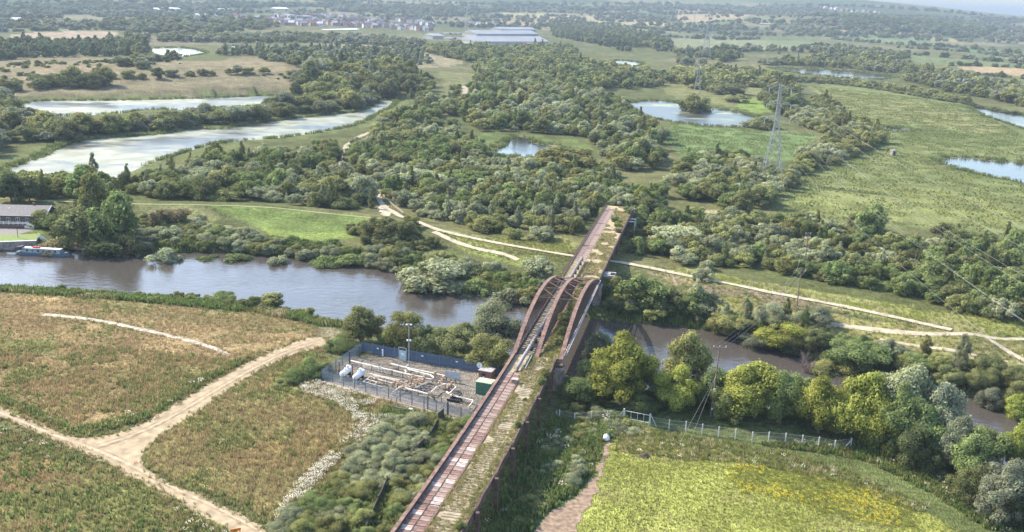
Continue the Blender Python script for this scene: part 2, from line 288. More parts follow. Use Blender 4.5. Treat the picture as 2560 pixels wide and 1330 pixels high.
# far patchwork of fields: cells of a jittered grid
cellx = np.floor((GX * .8 + GY * .25 + 80 * n3) / 330); celly = np.floor((GY - GX * .22) / 420)
hc = hashn(cellx, celly, 77); hcm = sstep(2300, 2700, RR.ravel())
FC = np.array([(.20, .185, .10), (.085, .115, .05), (.10, .125, .055), (.075, .10, .045), (.07, .092, .042), (.14, .16, .075)])
fcol = FC[np.clip((hc * 6).astype(int), 0, 5)]
C = C * (1 - hcm[:, None]) + fcol * hcm[:, None]
ZONES = [  # (polygon in photo pixels, colour, strength)
 ([(0, 130), (90, 140), (330, 148), (470, 160), (600, 138), (700, 150), (800, 185), (770, 236), (740, 240), (400, 248), (100, 250), (0, 236), (-300, 240), (-300, 150)], (.205, .178, .105), 1),
 ([(50, 185), (180, 165), (330, 175), (320, 215), (150, 222), (60, 215)], (.265, .205, .135), .8),
 ([(470, 165), (640, 160), (760, 195), (700, 215), (500, 205)], (.245, .205, .118), .8),
 ([(25, 82), (290, 75), (298, 90), (200, 100), (30, 104)], (.34, .27, .19), 1), ([(0, 66), (250, 62), (270, 74), (20, 80)], (.16, .19, .10), 1),
 ([(300, 92), (560, 92), (620, 110), (520, 112), (300, 108)], (.20, .175, .115), .8),
 ([(800, 108), (960, 112), (1160, 150), (1140, 165), (1000, 170), (960, 150), (800, 118)], (.255, .225, .135), 1),
 ([(1080, 175), (1200, 185), (1180, 240), (1140, 300), (1040, 300), (1120, 230)], (.18, .185, .085), .9),
 ([(1225, 30), (1500, 40), (1720, 62), (1720, 75), (1480, 58), (1230, 42)], (.33, .29, .15), 1), ([(1235, 46), (1350, 50), (1400, 62), (1260, 62)], (.33, .25, .14), 1),
 ([(1400, 55), (1560, 62), (1720, 75), (1700, 84), (1480, 72)], (.22, .23, .11), 1), ([(1460, 74), (1600, 78), (1620, 92), (1500, 92)], (.33, .27, .13), .9),
 ([(1695, 18), (1875, 20), (1880, 44), (1790, 52), (1690, 60)], (.33, .26, .15), 1), ([(1700, 27), (1880, 28), (1880, 34), (1700, 36)], (.18, .19, .11), 1), ([(1690, 58), (1870, 46), (1890, 52), (1720, 72)], (.13, .17, .075), 1),
 ([(1675, 96), (1790, 92), (1900, 102), (2030, 112), (2000, 122), (1780, 130), (1690, 122)], (.20, .215, .115), 1), ([(1900, 98), (2040, 104), (2030, 114), (1920, 108)], (.15, .20, .085), 1),
 ([(2095, 68), (2200, 72), (2420, 102), (2400, 108), (2250, 92), (2090, 78)], (.32, .265, .145), 1), ([(2120, 76), (2260, 92), (2400, 108), (2300, 114), (2100, 92)], (.155, .20, .09), 1),
 ([(2430, 82), (2560, 95), (2700, 110), (2700, 125), (2560, 110), (2440, 98)], (.30, .24, .135), 1), ([(2530, 66), (2700, 80), (2700, 96), (2530, 85)], (.30, .22, .15), 1),
 ([(2380, 112), (2560, 130), (2560, 150), (2400, 135)], (.13, .175, .08), 1), ([(2270, 140), (2420, 150), (2560, 160), (2560, 170), (2380, 164), (2260, 150)], (.14, .18, .075), 1),
 ([(2375, 166), (2460, 166), (2560, 172), (2720, 182), (2720, 200), (2560, 190), (2450, 181)], (.38, .285, .165), 1), ([(2390, 185), (2560, 196), (2700, 210), (2700, 235), (2560, 220), (2400, 200)], (.15, .165, .075), 1),
 ([(2005, 208), (2140, 214), (2300, 240), (2420, 262), (2560, 330), (2700, 345), (2700, 640), (2560, 585), (2300, 570), (2100, 555), (1890, 535), (1960, 450), (2120, 380), (2200, 340), (2080, 260)], (.165, .188, .073), 1),
 ([(2030, 212), (2200, 240), (2420, 280), (2560, 335), (2400, 330), (2200, 290), (2060, 250)], (.205, .205, .085), .75),
 ([(2250, 310), (2500, 345), (2560, 370), (2400, 370), (2260, 350)], (.10, .125, .042), .6),
 ([(2050, 470), (2300, 460), (2560, 520), (2560, 570), (2250, 555), (1960, 530)], (.22, .235, .085), .7),
 ([(1640, 345), (1690, 300), (1800, 322), (1950, 330), (2050, 330), (2010, 390), (1930, 410), (1720, 398)], (.135, .188, .068), 1),
 ([(1640, 205), (1760, 200), (1920, 205), (1960, 225), (1900, 275), (1780, 258), (1680, 245)], (.19, .195, .08), .9), ([(1830, 245), (1930, 250), (1930, 285), (1860, 280)], (.185, .26, .06), .9),
 ([(2290, 402), (2340, 396), (2400, 424), (2480, 444), (2400, 432), (2320, 418)], (.15, .115, .085), 1),
 ([(1200, 330), (1280, 345), (1240, 375), (1200, 370)], (.115, .155, .05), 1), ([(1330, 358), (1470, 350), (1480, 385), (1360, 400), (1240, 398), (1230, 388), (1390, 380)], (.135, .175, .055), 1),
 ([(500, 512), (650, 515), (770, 526), (950, 548), (940, 580), (860, 598), (760, 590), (640, 565), (560, 540)], (.14, .185, .056), 1), ([(640, 570), (800, 580), (930, 572), (860, 600), (740, 595)], (.20, .255, .065), .8),
 ([(320, 508), (500, 514), (560, 545), (520, 570), (430, 590), (350, 560)], (.19, .195, .085), .9),
 ([(1080, 575), (1200, 605), (1430, 640), (1440, 600), (1330, 590), (1200, 590)], (.225, .235, .085), .9), ([(1090, 580), (1250, 618), (1420, 650), (1340, 662), (1200, 632)], (.20, .235, .065), .9),
 ([(1700, 525), (1790, 520), (1800, 555), (1720, 560)], (.30, .255, .15), 1),
 ([(1600, 672), (1720, 695), (1850, 722), (2000, 750), (2150, 782), (2000, 775), (1850, 752), (1700, 722)], (.235, .19, .125), 1),
 ([(1700, 660), (1900, 705), (2100, 745), (2400, 790), (2560, 800), (2560, 840), (2300, 812), (2050, 765), (1800, 712), (1650, 680)], (.245, .26, .085), .9),
 ([(1750, 735), (2000, 780), (2250, 815), (2560, 842), (2560, 900), (2440, 905), (2250, 870), (2000, 820), (1800, 775)], (.26, .245, .095), .85),
 # near fields
 ([(-200, 700), (0, 726), (300, 745), (640, 775), (790, 800), (800, 845), (700, 865), (560, 930), (370, 1040), (190, 1092), (0, 1010), (-300, 950)], (.27, .20, .10), 1),
 ([(-200, 716), (0, 730), (300, 748), (640, 780), (790, 806), (790, 835), (600, 820), (300, 775), (0, 745)], (.20, .175, .075), .85),
 ([(0, 845), (120, 850), (150, 870), (80, 890), (0, 880)], (.155, .175, .06), .8), ([(300, 905), (520, 900), (600, 930), (420, 1010), (300, 1020), (150, 990)], (.19, .175, .07), .55),
 ([(350, 1150), (410, 1085), (560, 985), (720, 895), (800, 870), (830, 940), (960, 1010), (980, 1060), (900, 1120), (760, 1260), (660, 1320), (500, 1235), (370, 1180)], (.245, .225, .09), 1),
 ([(520, 1120), (740, 1080), (860, 1070), (860, 1120), (740, 1180), (600, 1180)], (.235, .165, .068), .6),
 ([(0, 1060), (120, 1095), (330, 1190), (540, 1310), (600, 1360), (-200, 1400), (-300, 1050)], (.195, .195, .07), 1), ([(0, 1160), (110, 1110), (170, 1150), (90, 1220), (0, 1230)], (.235, .15, .075), .7),
 ([(-250, 960), (0, 990), (190, 1075), (370, 1030), (560, 918), (570, 935), (370, 1054), (190, 1096), (0, 1014), (-250, 975)], (.175, .195, .062), .9),
 ([(805, 960), (905, 866), (1245, 920), (1190, 1060), (1100, 1050), (980, 1010)], (.21, .187, .158), 1),
 ([(880, 985), (1090, 1030), (1190, 1050), (1180, 1075), (960, 1015)], (.25, .195, .135), .8),
 ([(790, 830), (830, 815), (900, 850), (900, 880), (830, 880), (800, 870)], (.25, .205, .135), .7),
 ([(1395, 1040), (1560, 1085), (1520, 1110), (1480, 1200), (1340, 1340), (1190, 1340), (1300, 1120)], (.088, .125, .042), 1),
 ([(1500, 1135), (1560, 1085), (1720, 1118), (1900, 1150), (2100, 1205), (2300, 1275), (2450, 1345), (1400, 1400), (1440, 1250)], (.245, .262, .066), 1),
 ([(1800, 1165), (1950, 1168), (2150, 1215), (2250, 1265), (2050, 1260), (1860, 1220)], (.30, .29, .05), .2),
 ([(1560, 1090), (1720, 1112), (1850, 1150), (1700, 1165), (1560, 1150)], (.235, .215, .09), .7),
 ([(1380, 980), (1560, 1010), (1900, 1060), (2150, 1110), (2450, 1240), (2560, 1330), (2700, 1420), (2500, 1400), (2300, 1270), (2100, 1190), (1700, 1110), (1400, 1050)], (.12, .15, .052), .7),
 ([(-20, 575), (40, 558), (85, 562), (80, 578), (20, 588)], (.27, .235, .21), 1), ([(-30, 585), (95, 578), (95, 590), (0, 596), (-30, 597)], (.155, .205, .05), 1),
]
def mixp(p, c, a):
    b = np.where((WX > p[:, 0].min()) & (WX < p[:, 0].max()) & (WY > p[:, 1].min()) & (WY < p[:, 1].max()))[0]
    k = b[inside(WX[b], WY[b], p)]; C[k] = C[k] * (1 - a) + np.array(c) * a
for p, c, a in ZONES: mixp(PXP(p), c, a)
# reed fringes and muddy river margins
for p in PONDS.values():
    bb = (GX > p[:, 0].min() - 40) & (GX < p[:, 0].max() + 40) & (GY > p[:, 1].min() - 60) & (GY < p[:, 1].max() + 40)
    s = np.full(len(GX), 1e3); s[bb] = dline(GX[bb], GY[bb], p, True)
    mixc(s < 9 + 6 * n2, (.125, .150, .055), .85); mixc((s < 2.0), (.20, .165, .12), .7)
sr = np.full(len(GX), 1e3); _b = (RR.ravel() < 900) & (GY > 60); sr[_b] = dline(GX[_b], GY[_b], RIVER, True); mixc((sr < 8 + 5 * n2), (.095, .115, .045), .8)
C *= .86 * (0.80 + 0.42 * n2)[:, None] * (0.85 + .3 * fbm(GX, GY, 3, 21, 2))[:, None]
ni, nj = len(rr), len(az); I = np.arange(ni * nj).reshape(ni, nj)
F = np.stack([I[:-1, :-1], I[:-1, 1:], I[1:, 1:], I[1:, :-1]], -1).reshape(-1, 4)[:, ::-1]
gm, N, L = newmat('ground_cover'); b = N['Principled BSDF']; b.inputs['Roughness'].default_value = 1.0; b.inputs['Specular IOR Level'].default_value = 0.05
at = N.new('ShaderNodeAttribute'); at.attribute_name = 'cover'; tc = N.new('ShaderNodeTexCoord')
cur = at.outputs['Color']
for scl, lo, hi, st in ((0.09, .72, 1.25, (1, 1, 1)), (0.8, .62, 1.35, (1, 1, 1)), (3.2, .55, 1.4, (1.3, .55, 1))):
    mp = N.new('ShaderNodeMapping'); mp.inputs['Scale'].default_value = st; L.new(tc.outputs['Object'], mp.inputs[0])
    nz = N.new('ShaderNodeTexNoise'); nz.inputs['Scale'].default_value = scl; nz.inputs['Detail'].default_value = 4; L.new(mp.outputs[0], nz.inputs['Vector'])
    mr = N.new('ShaderNodeMapRange'); mr.inputs[1].default_value = .3; mr.inputs[2].default_value = .7; mr.inputs[3].default_value = lo; mr.inputs[4].default_value = hi; L.new(nz.outputs['Fac'], mr.inputs[0])
    vm = N.new('ShaderNodeVectorMath'); vm.operation = 'SCALE'; L.new(cur, vm.inputs[0]); L.new(mr.outputs[0], vm.inputs['Scale']); cur = vm.outputs[0]
L.new(cur, b.inputs['Base Color'])
bp = N.new('ShaderNodeBump'); bp.inputs['Strength'].default_value = .8; bp.inputs['Distance'].default_value = .5; L.new(nz.outputs['Fac'], bp.inputs['Height']); L.new(bp.outputs['Normal'], b.inputs['Normal'])
go = link('ground', npmesh('ground', np.stack([GX, GY, GZ], 1), F, gm, {'cover': ('FLOAT_COLOR', 'POINT', np.c_[C, np.ones(len(C))].astype(np.float32))}, True))
tag(go, 'rough meadow and scrub land spreading to the far hills', kind='structure')

# ------------------------------------------------------------------ water
def watermat(name, deep, rough, wave, algae=None, acov=0.5, wdist=.12):
    m, N, L = newmat(name); b = N['Principled BSDF']; b.inputs['Roughness'].default_value = rough; b.inputs['IOR'].default_value = 1.33; b.inputs['Specular IOR Level'].default_value = 1.0
    b.inputs['Base Color'].default_value = (*deep, 1)
    tc = N.new('ShaderNodeTexCoord'); mp = N.new('ShaderNodeMapping'); mp.inputs['Scale'].default_value = (.75, 1.5, 1); mp.inputs['Rotation'].default_value = (0, 0, .35); L.new(tc.outputs['Object'], mp.inputs[0])
    n1 = N.new('ShaderNodeTexNoise'); n1.inputs['Scale'].default_value = wave; n1.inputs['Detail'].default_value = 4; n1.inputs['Roughness'].default_value = .6; L.new(mp.outputs[0], n1.inputs['Vector'])
    n2 = N.new('ShaderNodeTexNoise'); n2.inputs['Scale'].default_value = .035; L.new(tc.outputs['Object'], n2.inputs['Vector'])
    mr = N.new('ShaderNodeMapRange'); mr.inputs[1].default_value = .35; mr.inputs[2].default_value = .65; mr.inputs[3].default_value = .25; mr.inputs[4].default_value = 1.0; L.new(n2.outputs['Fac'], mr.inputs[0])
    bp = N.new('ShaderNodeBump'); bp.inputs['Distance'].default_value = wdist; L.new(mr.outputs[0], bp.inputs['Strength']); L.new(n1.outputs['Fac'], bp.inputs['Height']); L.new(bp.outputs['Normal'], b.inputs['Normal'])
    if algae:
        n3 = N.new('ShaderNodeTexNoise'); n3.inputs['Scale'].default_value = .022; n3.inputs['Detail'].default_value = 7; n3.inputs['Roughness'].default_value = .62
        mp2 = N.new('ShaderNodeMapping'); mp2.inputs['Scale'].default_value = (.7, 1.2, 1); L.new(tc.outputs['Object'], mp2.inputs[0]); L.new(mp2.outputs[0], n3.inputs['Vector'])
        rp = N.new('ShaderNodeValToRGB'); rp.color_ramp.elements[0].position = 1 - acov - .05; rp.color_ramp.elements[1].position = 1 - acov + .05; L.new(n3.outputs['Fac'], rp.inputs[0])
        d = N.new('ShaderNodeBsdfPrincipled'); d.inputs['Roughness'].default_value = .55; d.inputs['Specular IOR Level'].default_value = .5
        n4 = N.new('ShaderNodeTexNoise'); n4.inputs['Scale'].default_value = .09; n4.inputs['Detail'].default_value = 6; L.new(tc.outputs['Object'], n4.inputs['Vector'])
        r2 = N.new('ShaderNodeValToRGB'); r2.color_ramp.elements[0].position = .38; r2.color_ramp.elements[1].position = .6; r2.color_ramp.elements[0].color = (algae[0] * .62, algae[1] * .66, algae[2] * .55, 1); r2.color_ramp.elements[1].color = (*algae, 1)
        L.new(n4.outputs['Fac'], r2.inputs[0]); L.new(r2.outputs[0], d.inputs['Base Color'])
        mx = N.new('ShaderNodeMixShader'); L.new(rp.outputs[0], mx.inputs[0]); L.new(b.outputs[0], mx.inputs[1]); L.new(d.outputs[0], mx.inputs[2]); L.new(mx.outputs[0], N['Material Output'].inputs[0])
    return m
wm_r = watermat('river_water', (.062, .054, .047), .12, .42, wdist=.20)
wm_p = watermat('pond_water', (.035, .035, .03), .10, .9, wdist=.06)
wm_a = watermat('algae_water', (.05, .05, .04), .28, .9, (.27, .275, .205), .54, .05)
wm_b = watermat('weedy_water', (.05, .05, .04), .28, .9, (.36, .39, .22), .42, .05)
def water(name, poly, z, m, label, grow=4.0):
    c = poly[:, :2].mean(0); q = poly[:, :2]
    # push the sheet's rim out under the bank
    nx = np.roll(q, -1, 0) - np.roll(q, 1, 0); nrm = np.stack([nx[:, 1], -nx[:, 0]], 1); nrm /= np.linalg.norm(nrm, axis=1)[:, None] + 1e-9
    area = np.sum(q[:, 0] * np.roll(q[:, 1], -1) - np.roll(q[:, 0], -1) * q[:, 1])
    q = q + nrm * grow * (1 if area > 0 else -1)
    me = bpy.data.meshes.new(name); vs = [(x, y, z) for x, y in q]; f = list(range(len(vs)))
    me.from_pydata(vs, [], [f if area > 0 else f[::-1]]); me.update(); me.materials.append(m)
    return tag(link(name, me), label, kind='structure')
water('river', RIVER, ZR, wm_r, 'wide brown river curving beneath the rusty bridge', 3)
for k, p in PONDS.items():
    water(k, p, ZP, {'algae_pond': wm_a, 'far_reed_pond': wm_a, 'island_pond': wm_b}.get(k, wm_p), 'still pale ' + k.replace('_', ' '), 1.5)

# ------------------------------------------------------------------ tracks and paths (draped sheets)
PATHS_W = []; POLYS_W = []
def drape_poly(name, pts, m, lift, label, n=160, wob=.35):
    """area inside a pixel polygon as a draped grid, its edge frayed"""
    p = smooth_poly(Gs(pts), 2); x0, y0 = p[:, :2].min(0); x1, y1 = p[:, :2].max(0)
    PATHS_W.append((np.vstack([p, p[:1]]), .6)) if lift < .3 and name != 'path_junction' else None; POLYS_W.append(p)
    st = max((x1 - x0), (y1 - y0)) / n
    xs = np.arange(x0 - st, x1 + 2 * st, st); ys = np.arange(y0 - st, y1 + 2 * st, st); XX, YY = np.meshgrid(xs, ys, indexing='ij')
    wx = XX + (fbm(XX, YY, 2.5, 91) - .5) * wob * 4; wy = YY + (fbm(XX, YY, 2.5, 92) - .5) * wob * 4
    keep = inside(wx, wy, p); idx = np.arange(XX.size).reshape(XX.shape)
    cell = keep[:-1, :-1] & keep[1:, :-1] & keep[1:, 1:] & keep[:-1, 1:]
    Fq = np.stack([idx[:-1, :-1][cell], idx[1:, :-1][cell], idx[1:, 1:][cell], idx[:-1, 1:][cell]], 1)
    V = np.stack([XX.ravel(), YY.ravel(), height(XX.ravel(), YY.ravel()) + lift], 1)
    u, inv = np.unique(Fq, return_inverse=True); 
    o = link(name, npmesh(name, V[u], inv.reshape(-1, 4), m, smooth=True)); return tag(o, label, kind='structure')
def ribbon(name, pts, w, m, lift, label, taper=True, step=1.6):
    p = smooth_poly(Gs(pts), 2, False)[:, :2]
    L_ = np.r_[0, np.cumsum(np.linalg.norm(np.diff(p, axis=0), axis=1))]; s = np.arange(0, L_[-1], min(step, L_[-1] / 6)); q = np.stack([np.interp(s, L_, p[:, 0]), np.interp(s, L_, p[:, 1])], 1)
    d = np.gradient(q, axis=0); d /= np.linalg.norm(d, axis=1)[:, None] + 1e-9; nn = np.stack([d[:, 1], -d[:, 0]], 1)
    PATHS_W.append((q[::4], w * .5)); V = []; K = 5
    for k in range(K):
        o = (k / (K - 1) - .5) * (w * (0.8 + .4 * fbm(q[:, 0], q[:, 1], 5, 40)) if k in (0, K - 1) else w)
        e = q + nn * np.reshape(o, (-1, 1)) + nn * ((fbm(q[:, 0], q[:, 1], 9, 44 + (k > 2)) - .5) * w * .5)[:, None] * (1 if k in (0, K - 1) else .5)
        V.append(np.c_[e, height(e[:, 0], e[:, 1]) + lift])
    V = np.stack(V, 1); n = len(q); idx = np.arange(n * K).reshape(n, K)
    Fq = np.stack([idx[:-1, :-1], idx[:-1, 1:], idx[1:, 1:], idx[1:, :-1]], -1).reshape(-1, 4)
    o = link(name, npmesh(name, V.reshape(-1, 3), Fq[:, ::-1], m, smooth=True)); return tag(o, label, kind='structure')
DIRT = mat('track_dirt', (.335, .262, .165), .95, var=.30, scale=.55, bump=.5); PALE = mat('path_grit', (.40, .345, .25), .95, var=.3, scale=.5, bump=.3)
SOIL = mat('bare_soil', (.25, .18, .125), .95, var=.45, scale=1.2, bump=.6); CHALK = mat('dry_white_strip', (.40, .35, .28), .95, var=.55, scale=.9, bump=.4); CONC = mat('concrete', (.42, .40, .36), .9, var=.3, scale=1.5)
drape_poly('dirt_track', [(-300, 960), (-120, 985), (0, 1012), (60, 1040), (130, 1070), (190, 1092), (260, 1090), (300, 1080), (370, 1050), (470, 990), (560, 935), (650, 890), (720, 860), (770, 842), (805, 842), (830, 852), (830, 868), (800, 868), (720, 893), (640, 933), (560, 985), (480, 1040), (410, 1085), (370, 1120), (355, 1150), (365, 1175), (420, 1203), (500, 1233), (580, 1272), (660, 1318), (760, 1390), (660, 1400), (600, 1345), (540, 1312), (440, 1257), (330, 1192), (220, 1142), (120, 1097), (40, 1062), (0, 1047), (-120, 1020), (-300, 990)], DIRT, .05, 'sandy forked vehicle track through meadows', 230)
RUT = mat('rut_dirt', (.285, .22, .14), .95, var=.35, scale=.8, bump=.5); RUTP = mat('rut_pale', (.385, .305, .20), .95, var=.3, scale=.7, bump=.4)
for k_, (o_, m_) in enumerate(((-5, RUT), (5, RUT), (0, RUTP))):
    ribbon('wheel_rut', [(-100, 1006 + o_), (0, 1030 + o_), (120, 1083 + o_), (230, 1120 + o_), (340, 1168 + o_), (440, 1224 + o_), (550, 1272 + o_), (640, 1322 + o_), (700, 1360 + o_)], .55, m_, .062 + .004 * k_, 'worn wheel rut along the main sandy track', step=.8); PATHS_W.pop()
    ribbon('wheel_rut', [(240, 1118 + o_ * .8), (330, 1090 + o_ * .8), (420, 1048 + o_ * .8), (520, 988 + o_ * .8), (620, 928 + o_ * .8), (720, 878 + o_ * .8), (800, 854 + o_ * .8)], .5, m_, .078 + .004 * k_, 'worn wheel rut along the branch track', step=.8); PATHS_W.pop()
ribbon('dry_flower_strip', [(108, 786), (170, 791), (280, 806), (380, 830), (480, 852), (540, 872), (568, 888)], 1.5, CHALK, .04, 'pale dried strip curving across the brown meadow')
drape_poly('worn_earth', [(1532, 1098), (1512, 1096), (1500, 1150), (1478, 1200), (1430, 1245), (1360, 1290), (1330, 1330), (1330, 1380), (1420, 1380), (1450, 1310), (1490, 1240), (1515, 1170)], SOIL, .05, 'bare worn earth beside the viaduct', 110, .6)
ribbon('towpath', [(928, 466), (940, 490), (962, 520), (1000, 541), (1040, 555), (1100, 579), (1200, 601), (1300, 619), (1430, 641), (1520, 653), (1590, 663), (1700, 687), (1800, 706), (1900, 728), (2000, 746), (2100, 766), (2200, 786), (2300, 809), (2385, 827)], 2.1, PALE, .24, 'pale gritty towpath along flood bank')
drape_poly('path_junction', [(925, 462), (945, 470), (960, 500), (985, 530), (975, 545), (940, 530), (945, 500)], PALE, .09, 'worn pale ground at the path junction', 50)
ribbon('river_path', [(2035, 808), (2120, 818), (2200, 830), (2350, 839), (2470, 843), (2560, 846), (2700, 850)], 2.0, PALE, .05, 'pale path joining from the east beyond river')
ribbon('branch_path', [(2465, 844), (2510, 872), (2570, 905), (2660, 960)], 1.7, PALE, .08, 'pale branch path running down to river')
ribbon('lower_path', [(2200, 848), (2260, 860), (2330, 870), (2430, 886), (2530, 905)], 1.2, PALE, .05, 'narrow lower path parallel with river')
ribbon('bank_path', [(80, 501), (200, 505), (320, 510), (500, 512), (650, 516), (760, 527), (880, 540), (975, 548)], 1.0, mat('trodden_grass', (.25, .27, .12), .95), .05, 'trodden grass path on the flood bank')
ribbon('side_path', [(1085, 580), (1130, 606), (1180, 625), (1260, 640), (1300, 655)], 1.7, PALE, .16, 'thin pale path below the towpath')
ribbon('scrub_path', [(925, 330), (880, 350), (850, 385), (846, 408), (858, 422)], 3.0, mat('trodden_earth', (.33, .275, .20), .95), .05, 'worn pale path through scrub near algae pond')
ribbon('hill_path', [(1160, 215), (1165, 235), (1150, 258), (1130, 285)], 4, mat('trodden_earth', (.33, .275, .20)), .05, 'worn path over grassy rise')
drape_poly('hard_standing', [(-60, 570), (20, 560), (80, 566), (88, 576), (40, 588), (10, 592), (-60, 596)], mat('drive_tarmac', (.19, .17, .16), .9), .05, 'grey forecourt by the moored boat', 50)
ribbon('gravel_apron', [(815, 955), (900, 978), (1000, 1000), (1100, 1030), (1180, 1060)], 2.2, mat('gravel', (.30, .25, .20), .95, var=.4, scale=3), .05, 'gravel margin outside the palisade fence')
HAZE = 0.00015

# ------------------------------------------------------------------ plants: prototypes
def crown(form, n, leaf, seed):
    g = np.random.default_rng(seed); lob = []
    if form == 'dome':
        for _ in range(32):
            a = g.uniform(0, 6.283); q = .40 * math.sqrt(g.uniform()) * (1 + .15 * math.sin(3 * a + seed)); z = g.uniform(.10, .82) * (1 - 1.7 * q * q); lob.append((q * math.cos(a), q * math.sin(a), z, g.uniform(.07, .19)))
    elif form == 'broad':
        for _ in range(46):
            a = g.uniform(0, 6.283); z = g.uniform(.20, .90); q = .36 * math.sqrt(g.uniform(.1, 1)) * math.sin(min(1, (z - .08) / .8 * 1.05) * math.pi * .92 + .12) ** .6 if z < .9 else .05
            q *= g.uniform(.75, 1.22) * (1 + .16 * math.sin(2 * a + seed)); lob.append((q * math.cos(a), q * math.sin(a), z, g.uniform(.055, .145)))
    elif form == 'spread':
        for _ in range(42):
            a = g.uniform(0, 6.283); q = .42 * math.sqrt(g.uniform()); z = .2 + g.uniform(.1, .62) * (1 - 1.6 * q * q) * g.uniform(.85, 1.15); lob.append((q * math.cos(a), q * math.sin(a), z, g.uniform(.06, .165)))
    elif form == 'column':
        for _ in range(44):
            z = g.uniform(.06, .95); a = g.uniform(0, 6.283); q = math.sqrt(g.uniform()) * .40 * (1 - z) ** .6 * min(1, z * 5); lob.append((q * math.cos(a), q * math.sin(a), z, g.uniform(.075, .135) * (1.25 - z * .8)))
    else:  # mound
        for _ in range(16):
            a = g.uniform(0, 6.283); q = .40 * math.sqrt(g.uniform()); z = g.uniform(.08, .66) * (1 - 2.2 * q * q); lob.append((q * math.cos(a), q * math.sin(a), max(.06, z), g.uniform(.10, .24)))
    lob = np.array(lob); w = lob[:, 3] ** 2; w /= w.sum()
    k = g.choice(len(lob), n * 2, p=w); d = g.normal(size=(n * 2, 3)); d[:, 2] += .25; d /= np.linalg.norm(d, axis=1)[:, None]
    rad = lob[k, 3] * (1.0 + g.normal(0, .17, n * 2)) * np.where(g.uniform(size=n * 2) < .07, 1.22, 1.0); p = lob[k, :3] + d * rad[:, None] * (np.array([1, 1, .85]) if form != 'mound' else np.array([1, 1, .8]))
    dm = np.linalg.norm(p[:, None, :] - lob[None, :, :3], axis=2) / lob[None, :, 3]
    ok = (dm.min(1) > .74) & (p[:, 2] > .01); p = p[ok][:n]; d = d[ok][:n]; k = k[ok][:n]; m = len(p)
    nr = d + g.normal(0, .36, (m, 3)); nr /= np.linalg.norm(nr, axis=1)[:, None]
    t = np.cross(nr, g.normal(size=(m, 3))); t /= np.linalg.norm(t, axis=1)[:, None]; b = np.cross(nr, t)
    s = leaf * g.uniform(.6, 1.35, m)[:, None]
    V = np.stack([p - t * s * .62, p - b * s * .36, p + t * s * .62, p + b * s * .36], 1).reshape(-1, 3); F = np.arange(4 * m).reshape(-1, 4)
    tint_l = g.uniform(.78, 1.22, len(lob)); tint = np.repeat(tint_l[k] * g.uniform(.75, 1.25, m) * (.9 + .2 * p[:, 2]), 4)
    # inner masses that close the clumps
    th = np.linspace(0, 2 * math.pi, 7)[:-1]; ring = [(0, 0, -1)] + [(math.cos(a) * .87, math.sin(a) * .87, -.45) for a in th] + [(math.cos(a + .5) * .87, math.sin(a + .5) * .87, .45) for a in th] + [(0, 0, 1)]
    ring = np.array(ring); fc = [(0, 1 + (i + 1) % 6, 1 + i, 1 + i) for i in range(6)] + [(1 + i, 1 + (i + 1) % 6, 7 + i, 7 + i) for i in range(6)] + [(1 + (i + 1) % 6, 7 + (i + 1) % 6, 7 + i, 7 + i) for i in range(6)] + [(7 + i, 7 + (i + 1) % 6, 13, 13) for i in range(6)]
    return V, F, tint, lob, ring, [f[:3] for f in fc]
def trunk_mesh(name, lob, seed, h0=.5):
    g = np.random.default_rng(seed); mb = MB(); top = max(.3, float(lob[:, 2].max()) * .8)
    mb.tube([(0, 0, -.05), (g.normal(0, .008), g.normal(0, .008), top * .4), (g.normal(0, .02), g.normal(0, .02), top)], [.028, .021, .008], 7)
    for c in lob[g.choice(len(lob), min(7, len(lob)), False)]:
        z = g.uniform(.15, .5) * top; mb.tube([(0, 0, z), (c[0] * .5, c[1] * .5, z + (c[2] - z) * .6), tuple(c[:3])], [.013, .009, .004], 5)
    return mb.mesh(name, BARK)
LOD = {'near': (11000, .030), 'mid': (3000, .058), 'far': (420, .15)}
_cr, _pm = {}, {}
def crown_mesh(form, lod, var, spec):
    key = (form, lod, var, spec)
    if key in _pm: return _pm[key]
    ck = (form, lod, var)
    if ck not in _cr:
        n, lf = LOD[lod]
        if form == 'column': lf *= .8
        V, F, t, lob, ring, rf = crown(form, n, lf, hash(form) % 1 + sum(map(ord, form)) * 31 + var * 7)
        FV = [np.asarray(F)]; VV = [V]; TT = [t]; nn = len(V)
        vs, fs = [], []
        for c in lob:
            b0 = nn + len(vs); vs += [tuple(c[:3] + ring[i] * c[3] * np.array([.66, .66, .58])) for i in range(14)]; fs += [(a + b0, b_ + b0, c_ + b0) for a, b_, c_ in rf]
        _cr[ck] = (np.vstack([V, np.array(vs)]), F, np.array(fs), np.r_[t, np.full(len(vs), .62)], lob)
    V, F4, F3, t, lob = _cr[ck]
    # quads split so that one triangle list holds leaves and inner masses
    T = np.vstack([F4[:, [0, 1, 2]], F4[:, [0, 2, 3]], F3])
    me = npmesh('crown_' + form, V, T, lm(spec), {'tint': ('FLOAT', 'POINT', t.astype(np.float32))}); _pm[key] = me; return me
_tm = {}
def trunk_for(form, lod, var):
    k = (form, lod, var)
    if k not in _tm: _tm[k] = trunk_mesh('trunk', _cr[k][4], var + 5)
    return _tm[k]
PROTO = bpy.data.collections.new('plant_prototypes')
